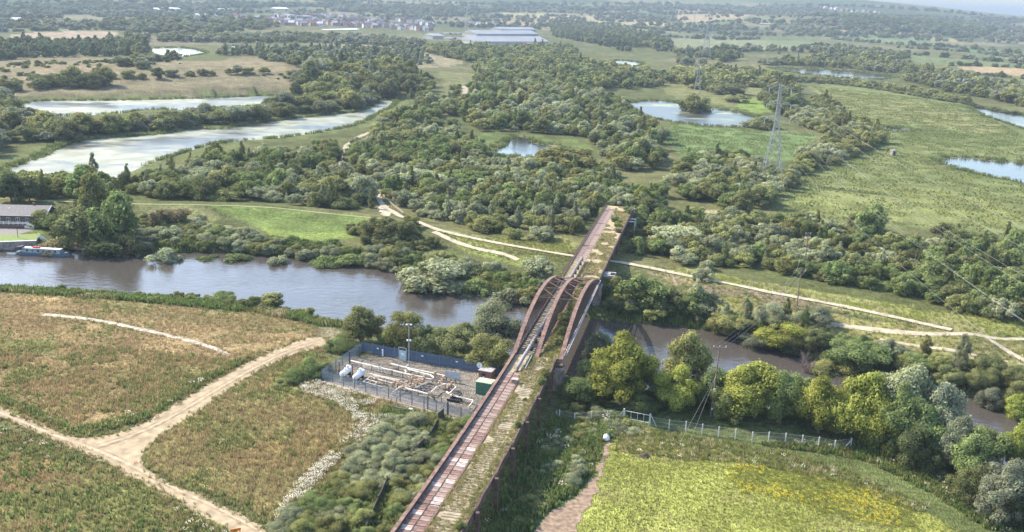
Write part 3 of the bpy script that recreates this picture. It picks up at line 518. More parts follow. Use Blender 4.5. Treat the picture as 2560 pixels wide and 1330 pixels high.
def gn_scatter(name, pts, scl, rot, idx, meshes, label, kind='stuff'):
    """one object: points that carry plants by geometry nodes"""
    col = bpy.data.collections.new(name + '_kinds')
    for i, me in enumerate(meshes):
        o = bpy.data.objects.new('%s_%03d' % (name, i), me); col.objects.link(o)
    n = len(pts); me = bpy.data.meshes.new(name); me.vertices.add(n); me.vertices.foreach_set('co', np.asarray(pts, np.float32).ravel())
    for nm, ty, key, d in (('sc', 'FLOAT_VECTOR', 'vector', np.asarray(scl, np.float32)), ('rt', 'FLOAT_VECTOR', 'vector', np.asarray(rot, np.float32)), ('ix', 'INT', 'value', np.asarray(idx, np.int32))):
        a = me.attributes.new(nm, ty, 'POINT'); a.data.foreach_set(key, d.ravel())
    o = link(name, me); md = o.modifiers.new('plants', 'NODES'); ng = bpy.data.node_groups.new(name, 'GeometryNodeTree'); md.node_group = ng
    ng.interface.new_socket('Geometry', in_out='INPUT', socket_type='NodeSocketGeometry'); ng.interface.new_socket('Geometry', in_out='OUTPUT', socket_type='NodeSocketGeometry')
    N = ng.nodes; L = ng.links; gi = N.new('NodeGroupInput'); go_ = N.new('NodeGroupOutput'); ip = N.new('GeometryNodeInstanceOnPoints'); ci = N.new('GeometryNodeCollectionInfo')
    ci.inputs['Collection'].default_value = col; ci.inputs['Separate Children'].default_value = True; ci.inputs['Reset Children'].default_value = True; ip.inputs['Pick Instance'].default_value = True
    def na(nm, ty):
        x = N.new('GeometryNodeInputNamedAttribute'); x.data_type = ty; x.inputs[0].default_value = nm; return x.outputs[0]
    L.new(gi.outputs[0], ip.inputs['Points']); L.new(ci.outputs[0], ip.inputs['Instance']); L.new(na('ix', 'INT'), ip.inputs['Instance Index']); L.new(na('rt', 'FLOAT_VECTOR'), ip.inputs['Rotation']); L.new(na('sc', 'FLOAT_VECTOR'), ip.inputs['Scale'])
    L.new(ip.outputs[0], go_.inputs[0]); return tag(o, label, kind=kind)

# ------------------------------------------------------------------ plants: where they stand
BR0 = np.array([1.3, 178.5]); BRA = math.radians(12.1); BRD = np.array([math.sin(BRA), math.cos(BRA)]); BRP = np.array([BRD[1], -BRD[0]])     # bridge axis
PLANTS = []   # x, y, width, height, form, species, zone
def blocked(x, y, pad=0.5):
    m = np.zeros(np.shape(x), bool)
    bb = (y < 900)
    m |= bb & inside(x, y, RIVER)
    for p in PONDS.values(): m |= inside(x, y, p)
    for pp in POLYS_W: m |= inside(x, y, pp)
    for pl, w in PATHS: m |= dline(x, y, pl) < w + pad
    q = np.stack([x, y], -1) - BR0; s = q @ BRD; o = q @ BRP
    m |= (s > -110) & (s < 152) & (o > -2.2) & (o < 11.2)
    m |= inside(x, y, COMPOUND)
    m |= inside(x, y, HOUSEPLOT)
    return m
def jitter_in(poly, sp, seed):
    g = np.random.default_rng(seed); x0, y0 = poly[:, :2].min(0); x1, y1 = poly[:, :2].max(0)
    X, Y = np.meshgrid(np.arange(x0, x1, sp), np.arange(y0, y1, sp), indexing='ij'); X = X.ravel() + g.uniform(-.45, .45, X.size) * sp; Y = Y.ravel() + g.uniform(-.45, .45, Y.size) * sp
    k = inside(X, Y, poly); return X[k], Y[k], g
def zone(px, sp, w, hr, specs, forms, name, seed, thin=0.0, pad=.5):
    p = np.asarray(Gs(px)); X, Y, g = jitter_in(p, sp, seed)
    k = ~blocked(X, Y, pad)
    if thin: k &= fbm(X, Y, sp * 7, seed) > thin
    X, Y = X[k], Y[k]; sn = list(specs); pw = np.array([specs[q] for q in sn], float); pw /= pw.sum(); fn = list(forms); fw = np.array([forms[q] for q in fn], float); fw /= fw.sum()
    cl = fbm(X, Y, sp * 4, seed + 3)                                  # neighbours share a species
    for i in range(len(X)):
        u = (cl[i] - .5) * 2.6 + .5 + g.normal(0, .22); u = min(.999, max(0, u)); s = sn[int(np.searchsorted(np.cumsum(pw), u))] if u < .9999 else sn[-1]
        ww = g.uniform(*w) * (.8 + .4 * cl[i]); fm = fn[g.choice(len(fn), p=fw)]; hh = ww * g.uniform(*hr); ww = ww * .55 if fm == 'column' and 'birch' not in name and 'moor' not in name else ww; PLANTS.append((X[i], Y[i], ww, hh * (1.25 if fm == 'column' else 1), fm, s, name))
def hedge(px, sp, w, hr, specs, name, seed, form='dome', rows=1, spread=.4):
    p = smooth_poly(Gs(px), 1, False)[:, :2]; L_ = np.r_[0, np.cumsum(np.linalg.norm(np.diff(p, axis=0), axis=1))]; g = np.random.default_rng(seed)
    for r_ in range(rows):
        s = np.arange(0, L_[-1], sp) + g.uniform(-.3, .3) * sp
        for t in s:
            if g.uniform() < .12: continue
            ww = g.uniform(*w); PLANTS.append((np.interp(t, L_, p[:, 0]) + g.normal(0, spread * ww), np.interp(t, L_, p[:, 1]) + g.normal(0, spread * ww), ww, ww * g.uniform(*hr), form if g.uniform() < .75 else 'broad', specs[g.integers(len(specs))], name))
def one(cx, by, wpx, hpx, form, spec, name):
    q = G(cx, by); dep = proj(q)[2]; d = math.asin((HC - q[2]) / np.linalg.norm(q - CP)); w = wpx * dep / FP; h = (hpx * dep / FP - .35 * w * math.sin(d)) / math.cos(d)
    PLANTS.append((q[0], q[1], w, max(h, .35 * w), form, spec, name))
PATHS = PATHS_W
COMPOUND = np.array([G0(*q) for q in [(798, 955), (903, 868), (1262, 918), (1186, 1062)]]); HOUSEPLOT = np.array([G0(*q) for q in [(-140, 590), (-140, 515), (60, 520), (165, 552), (150, 572), (100, 592)]])
MIX = {'willow': .3, 'olive': .27, 'hawthorn': .25, 'green': .18}; DK = {'hawthorn': .4, 'dark': .3, 'olive': .3}; WIL = {'willow': .55, 'grey': .2, 'olive': .25}; GRN = {'green': .4, 'olive': .3, 'willow': .2, 'bright': .1}
DM = {'dome': .40, 'spread': .28, 'mound': .08, 'broad': .10, 'column': .14}; TR = {'broad': .45, 'spread': .30, 'dome': .12, 'column': .13}; LOWF = {'mound': .7, 'dome': .3}
ZN = {}
zone([(960, 500), (938, 445), (885, 428), (880, 372), (930, 342), (1000, 322), (1090, 332), (1190, 352), (1205, 400), (1250, 418), (1400, 424), (1480, 412), (1545, 440), (1590, 520), (1510, 525), (1440, 590), (1330, 575), (1230, 588), (1130, 562), (1050, 538), (1000, 512)], 5.0, (4.0, 9.5), (.55, 1.05), MIX, DM, 'thicket between towpath and thicket pond', 11, thin=.2)
zone([(1010, 250), (1150, 300), (1215, 330), (1330, 332), (1470, 345), (1500, 395), (1560, 430), (1640, 425), (1655, 350), (1600, 300), (1555, 262), (1450, 228), (1300, 195), (1190, 172), (1195, 230), (1150, 272), (1060, 240)], 7.5, (5, 12.5), (.55, 1.05), MIX, TR, 'wood beyond the thicket pond', 12, thin=.2)
zone([(1040, 128), (1160, 152), (1300, 192), (1500, 225), (1640, 222), (1700, 200), (1600, 180), (1450, 160), (1420, 118), (1300, 125), (1100, 116)], 11, (7, 15), (.55, .95), {'olive': .4, 'green': .25, 'hawthorn': .35}, TR, 'wood below the factory', 13)
zone([(300, 478), (335, 462), (400, 436), (520, 404), (640, 392), (760, 382), (840, 374), (835, 405), (845, 432), (915, 472), (930, 520), (860, 528), (760, 516), (650, 507), (500, 504), (420, 500)], 5.4, (4.0, 10), (.55, 1.05), MIX, DM, 'thicket between algae pond and flood bank', 14, thin=.2)
zone([(-80, 460), (60, 468), (150, 472), (240, 476), (292, 480), (310, 498), (180, 498), (60, 494), (-80, 480)], 6, (6, 10), (.7, 1.1), {'hawthorn': .4, 'green': .3, 'olive': .3}, TR, 'thicket below the algae pond', 15)
zone([(70, 352), (100, 360), (150, 362), (200, 346), (310, 336), (420, 330), (480, 316), (620, 305), (760, 288), (840, 280), (920, 268), (945, 250), (900, 240), (800, 262), (740, 274), (560, 298), (440, 310), (300, 322), (180, 328), (100, 336)], 9, (10, 17), (.55, .8), {'hawthorn': .4, 'grey': .3, 'olive': .3}, {'dome': .7, 'spread': .3}, 'willow strip between the two reed ponds', 16)
zone([(-80, 232), (30, 244), (45, 285), (90, 303), (60, 340), (40, 360), (10, 375), (-10, 400), (-80, 430)], 9, (8, 15), (.6, .95), {'hawthorn': .45, 'olive': .35, 'grey': .2}, TR, 'scrub west of the ponds', 17)
zone([(-50, 226), (120, 232), (300, 234), (760, 222), (742, 231), (500, 239), (300, 244), (60, 245)], 15, (12, 22), (.5, .75), {'hawthorn': .6, 'olive': .4}, {'dome': 1}, 'bushes behind the upper reed pond', 18, thin=.42)
zone([(900, 338), (960, 312), (1005, 292), (1055, 262), (1110, 295), (1080, 322), (1000, 333), (930, 345)], 8, (6, 13), (.6, .9), MIX, DM, 'scrub at the end of the algae pond', 19, thin=.35)
zone([(760, 250), (720, 232), (780, 200), (880, 180), (960, 168), (1055, 190), (1085, 232), (1000, 250), (900, 243)], 11, (10, 18), (.6, .95), {'hawthorn': .45, 'olive': .35, 'grey': .2}, TR, 'copse beyond the reed ponds', 20)
zone([(-100, 158), (-100, 112), (150, 110), (370, 108), (368, 146), (480, 160), (340, 140), (100, 145)], 13, (8, 16), (.55, .95), {'dark': .5, 'hawthorn': .5}, {'broad': .5, 'column': .3, 'dome': .2}, 'moor wood', 21, thin=.33)
zone([(530, 135), (700, 128), (1000, 128), (1085, 162), (960, 165), (850, 185), (720, 165), (640, 140), (540, 140)], 13, (7, 14), (.6, 1.1), {'hawthorn': .5, 'dark': .2, 'grey': .3}, {'broad': .6, 'column': .4}, 'birch wood', 22, thin=.30)
zone([(290, 95), (600, 92), (800, 84), (1060, 108), (1060, 122), (800, 107), (620, 108), (300, 104)], 17, (10, 18), (.5, .8), {'hawthorn': .5, 'grey': .5}, {'broad': .6, 'dome': .4}, 'far wood before the town', 23, thin=.36)
zone([(-100, 60), (300, 56), (560, 52), (700, 66), (620, 84), (330, 84), (290, 74), (-100, 70)], 22, (12, 22), (.5, .8), {'hawthorn': .5, 'grey': .5}, {'broad': .6, 'dome': .4}, 'far wood west of town', 24, thin=.25)
zone([(1605, 600), (1622, 562), (1750, 550), (1900, 556), (2000, 562), (2150, 578), (2300, 597), (2420, 607), (2560, 612), (2640, 650), (2640, 805), (2480, 798), (2400, 783), (2250, 742), (2100, 712), (1950, 687), (1800, 664), (1700, 652), (1640, 638)], 4.7, (3.5, 8.5), (.5, 1.0), MIX, DM, 'thicket beside the pasture and towpath', 25, thin=.22)
zone([(2330, 660), (2560, 640), (2640, 660), (2640, 800), (2520, 795), (2400, 770), (2320, 735)], 5.5, (6, 9), (.8, 1.15), {'dark': .5, 'hawthorn': .3, 'green': .2}, TR, 'tall trees beside the wires', 26)
zone([(1690, 425), (1740, 402), (1850, 397), (1905, 415), (1935, 452), (1990, 455), (1960, 490), (1880, 525), (1840, 538), (1790, 510), (1720, 500), (1680, 470)], 6.5, (6.5, 11), (.6, .9), MIX, DM, 'scrub round the pylon foot', 27)
zone([(1960, 285), (2060, 250), (2125, 300), (2205, 347), (2195, 368), (2110, 402), (2040, 432), (1965, 455), (2000, 402), (2060, 372), (2075, 340), (1985, 312)], 8, (8, 13), (.55, .85), {'willow': .35, 'olive': .4, 'hawthorn': .25}, DM, 'hedge of willows in the pasture', 28)
zone([(1900, 250), (1995, 228), (1995, 262), (1990, 285), (1930, 290)], 10, (9, 16), (.6, .95), {'hawthorn': .5, 'olive': .3, 'green': .2}, TR, 'trees behind the pylon', 29)
zone([(1895, 163), (1905, 158), (2010, 158), (2200, 158), (2300, 172), (2400, 196), (2560, 232), (2640, 262), (2560, 268), (2430, 243), (2330, 222), (2260, 205), (2260, 190), (2120, 172), (2000, 166)], 11, (8, 16), (.55, .95), {'hawthorn': .5, 'grey': .25, 'olive': .25}, TR, 'trees round the hedge pond', 30, thin=.2)
zone([(1940, 196), (2000, 196), (2120, 205), (2200, 213), (2260, 222), (2430, 254), (2430, 262), (2250, 230), (2100, 211), (1940, 205)], 9, (6, 10), (.45, .7), {'hawthorn': .5, 'olive': .5}, DM, 'bushes along the pasture hedge', 31)
zone([(1660, 200), (1760, 175), (1900, 188), (1990, 210), (1980, 245), (1900, 222), (1820, 215), (1800, 248), (1760, 230)], 14, (11, 20), (.5, .85), {'hawthorn': .55, 'olive': .45}, DM, 'scrub by the island pond', 32, thin=.42)
zone([(1690, 135), (1880, 125), (2100, 122), (2290, 148), (2200, 162), (1950, 158), (1880, 150), (1700, 165)], 14, (9, 18), (.55, .9), {'hawthorn': .5, 'grey': .2, 'dark': .3}, TR, 'parkland trees', 33, thin=.5)
zone([(2118, 78), (2330, 84), (2440, 97), (2480, 84), (2400, 62), (2340, 48), (2150, 40), (2105, 60)], 17, (14, 24), (.6, .9), {'dark': .7, 'hawthorn': .3}, {'broad': 1}, 'dark hanging wood', 34)
zone([(1930, 60), (2110, 50), (2110, 72), (2000, 92), (1930, 80)], 20, (12, 22), (.5, .8), {'hawthorn': .5, 'grey': .5}, {'broad': .7, 'dome': .3}, 'wood beyond the parkland', 35, thin=.35)
zone([(1380, 60), (1500, 72), (1640, 92), (1680, 122), (1560, 130), (1480, 110), (1380, 92)], 14, (10, 18), (.6, 1.0), {'dark': .5, 'hawthorn': .5}, {'broad': .7, 'column': .3}, 'trees beside the factory', 36, thin=.28)
zone([(330, 545), (450, 560), (560, 575), (640, 590), (740, 606), (900, 622), (1000, 640), (1150, 650), (1290, 690), (1400, 735), (1400, 772), (1300, 744), (1100, 699), (900, 662), (700, 640), (560, 628), (400, 631), (340, 625)], 3.6, (3.2, 5.8), (.5, .8), {'green': .35, 'olive': .35, 'willow': .3}, LOWF, 'north bank of river west of bridge', 37, thin=.22)
zone([(1520, 735), (1600, 745), (1750, 768), (1900, 806), (2050, 836), (2200, 876), (2330, 906), (2560, 955), (2640, 980), (2640, 1045), (2560, 1022), (2400, 982), (2200, 930), (2000, 888), (1800, 830), (1600, 808), (1512, 795)], 4.2, (4.2, 7.5), (.55, .95), {'hawthorn': .3, 'olive': .3, 'green': .25, 'willow': .15}, DM, 'north bank of river east of bridge', 38)
zone([(430, 742), (640, 758), (800, 790), (860, 802), (800, 806), (640, 776), (430, 755), (0, 726), (0, 718)], 3.2, (1.8, 3.4), (.4, .7), {'green': .5, 'olive': .5}, LOWF, 'meadow edge of river', 39, thin=.35)
zone([(985, 1045), (1090, 1045), (1188, 1068), (1140, 1150), (1010, 1320), (960, 1380), (640, 1380), (740, 1270), (880, 1150)], 2.5, (2.4, 4.6), (.4, .75), {'green': .4, 'olive': .32, 'willow': .28}, LOWF, 'brambles beside the viaduct', 40)
zone([(1420, 1000), (1560, 1040), (1600, 1080), (1520, 1095), (1480, 1190), (1360, 1290), (1180, 1380), (1180, 1320), (1300, 1110)], 2.3, (1.8, 3.4), (.4, .75), {'green': .4, 'olive': .35, 'willow': .25}, LOWF, 'nettles east of the viaduct', 41, thin=.12)
zone([(1420, 985), (1600, 1010), (1900, 1045), (2150, 1100), (2440, 1235), (2560, 1310), (2640, 1340), (2640, 1240), (2300, 1130), (1900, 1025), (1500, 975)], 3.0, (2.5, 4.8), (.5, .85), {'green': .3, 'dark': .4, 'hawthorn': .3}, LOWF, 'undergrowth along the wire fence', 42)
zone([(1700, 640), (1800, 660), (1760, 680), (1680, 665)], 5, (4, 7), (.6, .9), WIL, DM, 'willows by the towpath', 43)
zone([(850, 575), (960, 555), (1060, 575), (1100, 620), (1040, 645), (940, 625)], 4, (3.5, 6.5), (.6, .9), {'hawthorn': .6, 'olive': .4}, DM, 'thorn scrub by the path junction', 44)
zone([(1500, 560), (1560, 545), (1600, 540), (1600, 640), (1560, 660), (1590, 600)], 4.5, (4, 7), (.6, .9), {'hawthorn': .4, 'green': .6}, DM, 'scrub at the viaduct end', 45)
zone([(1480, 480), (1560, 490), (1660, 480), (1650, 540), (1600, 545), (1570, 520), (1510, 515)], 4.5, (4.5, 8), (.7, 1.0), {'green': .6, 'bright': .2, 'hawthorn': .2}, TR, 'trees closing the viaduct end', 46)
hedge([(235, 230), (330, 231), (420, 229), (520, 226), (640, 221), (755, 213)], 11, (8, 15), (.5, .7), ['hawthorn', 'olive', 'grey'], 'bushes along the upper reed pond', 101, spread=.2)
hedge([(320, 205), (335, 188), (352, 172), (380, 160), (420, 150)], 9, (7, 13), (.5, .8), ['hawthorn', 'olive', 'grey'], 'bushes in the hollow between mounds', 102)
zone([(-100, 22), (300, 14), (700, 10), (1200, 16), (1240, 30), (1180, 40), (1080, 34), (850, 30), (700, 26), (560, 40), (300, 44), (-100, 52)], 27, (13, 24), (.5, .85), {'hawthorn': .4, 'dark': .3, 'grey': .3}, {'broad': .7, 'dome': .3}, 'woods beyond the town', 103, thin=.42)
zone([(1240, 10), (1700, 14), (1900, 16), (2100, 26), (2330, 36), (2560, 56), (2560, 66), (2330, 52), (2100, 44), (1900, 40), (1700, 26), (1240, 22)], 30, (13, 24), (.5, .85), {'hawthorn': .4, 'dark': .3, 'grey': .3}, {'broad': .7, 'dome': .3}, 'woods on the far hills', 104, thin=.46)
zone([(0, 160), (330, 155), (470, 165), (760, 185), (740, 228), (400, 236), (100, 236), (0, 228)], 17, (2.5, 6.5), (.4, .7), {'hawthorn': .7, 'olive': .3}, {'dome': 1}, 'thorn bushes on the brown mounds', 47, thin=.5)
zone([(1000, 300), (1120, 225), (1190, 190), (1200, 260), (1150, 310), (1060, 320)], 12, (4, 8), (.5, .8), {'olive': .6, 'green': .4}, {'dome': 1}, 'bushes on the grassy rise', 48, thin=.45)
hedge([(2000, 206), (2130, 213), (2300, 242), (2430, 264), (2560, 288), (2660, 305)], 6, (5, 8), (.35, .55), ['hawthorn', 'dark'], 'clipped hedge of the pasture', 50, spread=.15)
for k, (px, w) in enumerate([([(1230, 44), (1350, 52), (1500, 62), (1700, 80)], 24), ([(1200, 28), (1400, 30), (1560, 40), (1700, 50)], 26), ([(1700, 36), (1790, 33), (1880, 34)], 14), ([(1690, 62), (1780, 56), (1900, 50)], 16), ([(1660, 92), (1780, 100), (1900, 98)], 18), ([(1640, 128), (1750, 132), (1860, 128)], 16),
                              ([(2080, 98), (2240, 112), (2380, 118), (2560, 135)], 18), ([(2250, 120), (2400, 128), (2560, 148)], 16), ([(2100, 128), (2300, 138), (2560, 160)], 18), ([(2380, 164), (2560, 170), (2660, 178)], 13), ([(2380, 182), (2560, 198), (2660, 210)], 12), ([(2320, 195), (2460, 210), (2600, 230)], 12), ([(2420, 60), (2560, 76), (2660, 88)], 20), ([(2430, 80), (2560, 92)], 18),
                              ([(0, 62), (250, 58), (300, 70)], 20), ([(0, 80), (130, 76), (290, 74)], 16), ([(850, 30), (1000, 34), (1180, 34)], 28), ([(1560, 20), (1700, 22), (1850, 18)], 26), ([(600, 20), (800, 14), (1000, 22)], 30), ([(0, 30), (300, 26), (560, 34)], 30), ([(1900, 30), (2000, 24), (2120, 34)], 24), ([(1240, 10), (1500, 12), (1700, 10)], 30), ([(1900, 14), (2060, 14), (2250, 24), (2400, 34), (2560, 52)], 32)]):
    hedge(px, w * .55, (w * .4, w * .95), (.5, .85), ['hawthorn', 'dark', 'grey'], 'far hedgerow', 60 + k)
def hz_line(y0, y1, n, w, seed):
    g = np.random.default_rng(seed)
    for _ in range(n):
        x = g.uniform(-60, 2620); y = g.uniform(y0, y1) + (x - 1280) * .0297 + 4
        if y < 2 + (x - 1280) * .03 + 6: continue
        q = G(x, y); 
        if np.hypot(q[0], q[1]) > 8500: continue
        ww = g.uniform(*w)
        for _k in range(int(g.integers(3, 16))):
            a = g.normal(0, 1.6); PLANTS.append((q[0] + a * ww * 2.2, q[1] + g.normal(0, 1) * ww * .8, ww * g.uniform(.7, 1.3), ww * g.uniform(.5, .9), 'broad', ['hawthorn', 'dark', 'grey'][g.integers(3)], 'distant copses'))
hz_line(8, 70, 260, (11, 21), 5)
for t in [  # single plants: centre x, base y, width, height in photo pixels
 (902, 858, 118, 112, 'broad', 'hawthorn', 'compound'), (1015, 876, 104, 112, 'spread', 'olive', 'compound'), (1068, 890, 90, 100, 'spread', 'hawthorn', 'compound'), (1125, 897, 110, 105, 'spread', 'hawthorn', 'compound'), (1218, 922, 118, 105, 'spread', 'olive', 'compound'), (1165, 862, 90, 70, 'broad', 'hawthorn', 'compound'),
 (1245, 858, 130, 122, 'dome', 'willow', 'compound'), (852, 872, 92, 52, 'mound', 'green', 'compound'), (965, 868, 60, 60, 'mound', 'green', 'compound'), (790, 935, 80, 55, 'dome', 'green', 'compound'), (745, 948, 80, 45, 'mound', 'green', 'compound'), (710, 962, 50, 30, 'mound', 'olive', 'compound'),
 (668, 768, 88, 50, 'dome', 'olive', 'meadowbank'), (622, 765, 50, 34, 'dome', 'green', 'meadowbank'), (560, 752, 70, 34, 'dome', 'green', 'meadowbank'), (770, 790, 36, 30, 'dome', 'olive', 'meadowbank'), (485, 745, 34, 20, 'dome', 'green', 'meadowbank'),
 (1085, 700, 172, 112, 'spread', 'willow', 'northbank'), (1342, 700, 92, 78, 'dome', 'willow', 'northbank'), (1270, 752, 110, 78, 'dome', 'willow', 'northbank'), (1195, 712, 80, 62, 'dome', 'green', 'northbank'), (1320, 735, 60, 50, 'dome', 'olive', 'northbank'),
 (695, 638, 58, 52, 'dome', 'willow', 'northbank'), (408, 630, 92, 74, 'dome', 'willow', 'northbank'), (590, 626, 90, 45, 'dome', 'green', 'northbank'), (515, 628, 70, 50, 'mound', 'green', 'northbank'), (650, 615, 60, 40, 'dome', 'olive', 'northbank'), (400, 570, 60, 60, 'spread', 'rust', 'northbank'), (450, 560, 60, 55, 'spread', 'rust', 'northbank'), (505, 560, 36, 34, 'dome', 'willow', 'northbank'), (545, 590, 80, 40, 'mound', 'green', 'northbank'),
 (820, 640, 80, 44, 'mound', 'green', 'northbank'), (880, 640, 70, 40, 'mound', 'green', 'northbank'), (950, 600, 90, 60, 'spread', 'hawthorn', 'northbank'), (1010, 605, 70, 70, 'dome', 'hawthorn', 'northbank'),
 (235, 545, 100, 120, 'broad', 'olive', 'bungalow'), (285, 600, 115, 150, 'dome', 'green', 'bungalow'), (215, 600, 130, 115, 'dome', 'hawthorn', 'bungalow'), (265, 615, 130, 80, 'dome', 'dark', 'bungalow'), (325, 615, 80, 80, 'dome', 'hawthorn', 'bungalow'), (120, 566, 80, 52, 'dome', 'olive', 'bungalow'), (150, 580, 80, 60, 'dome', 'green', 'bungalow'), (165, 560, 60, 60, 'spread', 'hawthorn', 'bungalow'), (150, 605, 110, 45, 'mound', 'rust', 'bungalow'), (90, 570, 30, 24, 'mound', 'bright', 'bungalow'), (235, 452, 46, 76, 'column', 'grey', 'bungalow'), (205, 500, 90, 95, 'broad', 'green', 'bungalow'), (30, 515, 100, 80, 'broad', 'dark', 'bungalow'), (75, 512, 70, 70, 'broad', 'dark', 'bungalow'), (320, 580, 40, 50, 'spread', 'hawthorn', 'bungalow'),
 (1550, 1006, 185, 195, 'broad', 'bright', 'wirefence'), (1450, 1000, 110, 80, 'dome', 'green', 'wirefence'), (1590, 985, 110, 110, 'dome', 'green', 'wirefence'), (1480, 960, 90, 80, 'dome', 'green', 'wirefence'), (1775, 1010, 100, 120, 'dome', 'green', 'wirefence'), (2000, 1040, 110, 130, 'dome', 'green', 'wirefence'), (1500, 925, 110, 110, 'broad', 'willow', 'wirefence'), (1710, 990, 150, 185, 'broad', 'olive', 'wirefence'), (1690, 1025, 110, 125, 'spread', 'bright', 'wirefence'), (1655, 1010, 100, 90, 'dome', 'hawthorn', 'wirefence'), (1885, 1045, 190, 170, 'broad', 'bright', 'wirefence'), (1950, 1060, 110, 145, 'broad', 'green', 'wirefence'), (1820, 1050, 90, 110, 'dome', 'green', 'wirefence'), (1610, 1030, 80, 70, 'mound', 'green', 'wirefence'),
 (2190, 1122, 130, 165, 'dome', 'bright', 'wirefence'), (2285, 1150, 150, 175, 'broad', 'green', 'wirefence'), (2420, 1212, 130, 150, 'broad', 'green', 'wirefence'), (2505, 1245, 140, 145, 'dome', 'grey', 'wirefence'), (2045, 1082, 135, 165, 'broad', 'bright', 'wirefence'), (2150, 1105, 170, 205, 'broad', 'bright', 'wirefence'), (2250, 1110, 190, 225, 'broad', 'willow', 'wirefence'), (2235, 1135, 130, 190, 'broad', 'green', 'wirefence'), (2340, 1130, 150, 200, 'broad', 'grey', 'wirefence'), (2310, 1175, 120, 150, 'dome', 'dark', 'wirefence'), (2385, 1185, 110, 165, 'broad', 'grey', 'wirefence'), (2455, 1190, 130, 170, 'spread', 'green', 'wirefence'), (2545, 1200, 110, 170, 'broad', 'bright', 'wirefence'), (2500, 1310, 150, 165, 'broad', 'grey', 'wirefence'), (2420, 1250, 110, 110, 'dome', 'hawthorn', 'wirefence'), (2575, 1330, 110, 150, 'dome', 'dark', 'wirefence'), (2110, 1080, 100, 140, 'dome', 'olive', 'wirefence'),
 (1612, 768, 115, 100, 'dome', 'green', 'northeast'), (1740, 775, 70, 88, 'column', 'willow', 'northeast'), (1665, 772, 90, 70, 'dome', 'hawthorn', 'northeast'), (1825, 815, 110, 78, 'spread', 'olive', 'northeast'), (1960, 850, 130, 78, 'spread', 'bright', 'northeast'), (1895, 845, 90, 62, 'dome', 'grey', 'northeast'), (2150, 900, 170, 110, 'spread', 'green', 'northeast'), (2090, 905, 110, 72, 'dome', 'olive', 'northeast'), (2310, 905, 55, 78, 'column', 'olive', 'northeast'), (2400, 930, 62, 105, 'column', 'willow', 'northeast'), (2480, 990, 80, 80, 'broad', 'grey', 'northeast'), (2545, 1010, 90, 90, 'broad', 'bright', 'northeast'), (2445, 960, 60, 60, 'dome', 'hawthorn', 'northeast'), (2030, 815, 90, 66, 'dome', 'grey', 'northeast'), (1760, 700, 60, 40, 'dome', 'willow', 'northeast'),
 (1690, 612, 130, 70, 'spread', 'willow', 'northeast'), (2170, 590, 80, 100, 'dome', 'green', 'northeast'), (2160, 575, 90, 60, 'spread', 'hawthorn', 'northeast'),
 (1735, 285, 84, 62, 'dome', 'olive', 'islandpond'), (1900, 320, 86, 30, 'dome', 'hawthorn', 'islandpond'), (1840, 255, 60, 26, 'dome', 'olive', 'islandpond'), (1830, 235, 90, 30, 'dome', 'hawthorn', 'islandpond'),
 (1415, 428, 150, 75, 'spread', 'olive', 'centre'), (1180, 475, 110, 62, 'spread', 'green', 'centre'), (1060, 470, 110, 60, 'dome', 'willow', 'centre'), (1000, 360, 120, 40, 'dome', 'hawthorn', 'centre'), (905, 500, 90, 80, 'dome', 'willow', 'centre'), (1150, 392, 120, 46, 'dome', 'hawthorn', 'centre'), (1285, 600, 56, 42, 'dome', 'olive', 'centre'), (1350, 598, 70, 45, 'dome', 'willow', 'centre'), (1520, 545, 60, 40, 'dome', 'green', 'centre'), (1605, 515, 60, 60, 'broad', 'bright', 'centre'),
 (1400, 880, 56, 62, 'dome', 'olive', 'deck'),
]: one(*t[:6], 'single ' + t[6])
PLANTS = [p for p in PLANTS if p[6] != 'single deck']

# ------------------------------------------------------------------ the railway bridge
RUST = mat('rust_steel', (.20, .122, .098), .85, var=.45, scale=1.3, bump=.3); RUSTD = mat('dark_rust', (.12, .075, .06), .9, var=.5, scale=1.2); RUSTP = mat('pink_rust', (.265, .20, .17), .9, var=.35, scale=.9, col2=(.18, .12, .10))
RUSTG = mat('grey_plate', (.46, .40, .37), .85, var=.45, scale=1.1, col2=(.24, .16, .13)); STONE = mat('pier_stone', (.30, .24, .21), .95, var=.4, scale=1.4, bump=.4); BAL = mat('deck_soil', (.34, .275, .17), .98, var=.4, scale=.8, bump=.5)
TIMB = mat('sleeper_timber', (.30, .265, .20), .95, var=.4, scale=3); GALV = mat('galvanised', (.42, .45, .48), .55, .5, var=.25, scale=3); WCON = mat('white_concrete', (.48, .48, .46), .85, var=.2, scale=2); PIPEG = mat('pipe_lagging', (.28, .245, .235), .7, var=.4, scale=2.2)
BLACK = mat('black_paint', (.03, .03, .032), .7); WHT = mat('white_paint', (.74, .74, .72), .6, var=.12); TAN = mat('tan_paint', (.44, .31, .20), .6, var=.35, scale=3); CREAM = mat('cream_pipe', (.66, .61, .53), .55, var=.2, scale=1.5)
br = empty('railway_bridge', (BR0[0], BR0[1], 0), -BRA); tag(br, 'derelict rusty railway bridge with three bowstring arches over the river', 'bridge')
cx = lambda s: -0.00028 * s * s if s < 0 else 0.0
def strip(name, o0, o1, z0, z1, s0, s1, m, st=4.0):
    mb = MB(); n = max(1, int((s1 - s0) / st)); ss = np.linspace(s0, s1, n + 1); V = []; F = []
    for s in ss: V += [(o0 + cx(s), s, z0), (o1 + cx(s), s, z0), (o1 + cx(s), s, z1), (o0 + cx(s), s, z1)]
    for i in range(n):
        a = 4 * i; F += [(a, a + 4, a + 5, a + 1), (a + 1, a + 5, a + 6, a + 2), (a + 2, a + 6, a + 7, a + 3), (a + 3, a + 7, a + 4, a)]
    F += [(0, 1, 2, 3), (4 * n + 3, 4 * n + 2, 4 * n + 1, 4 * n)]
    return mb.add(V, F).build(name, m, br)
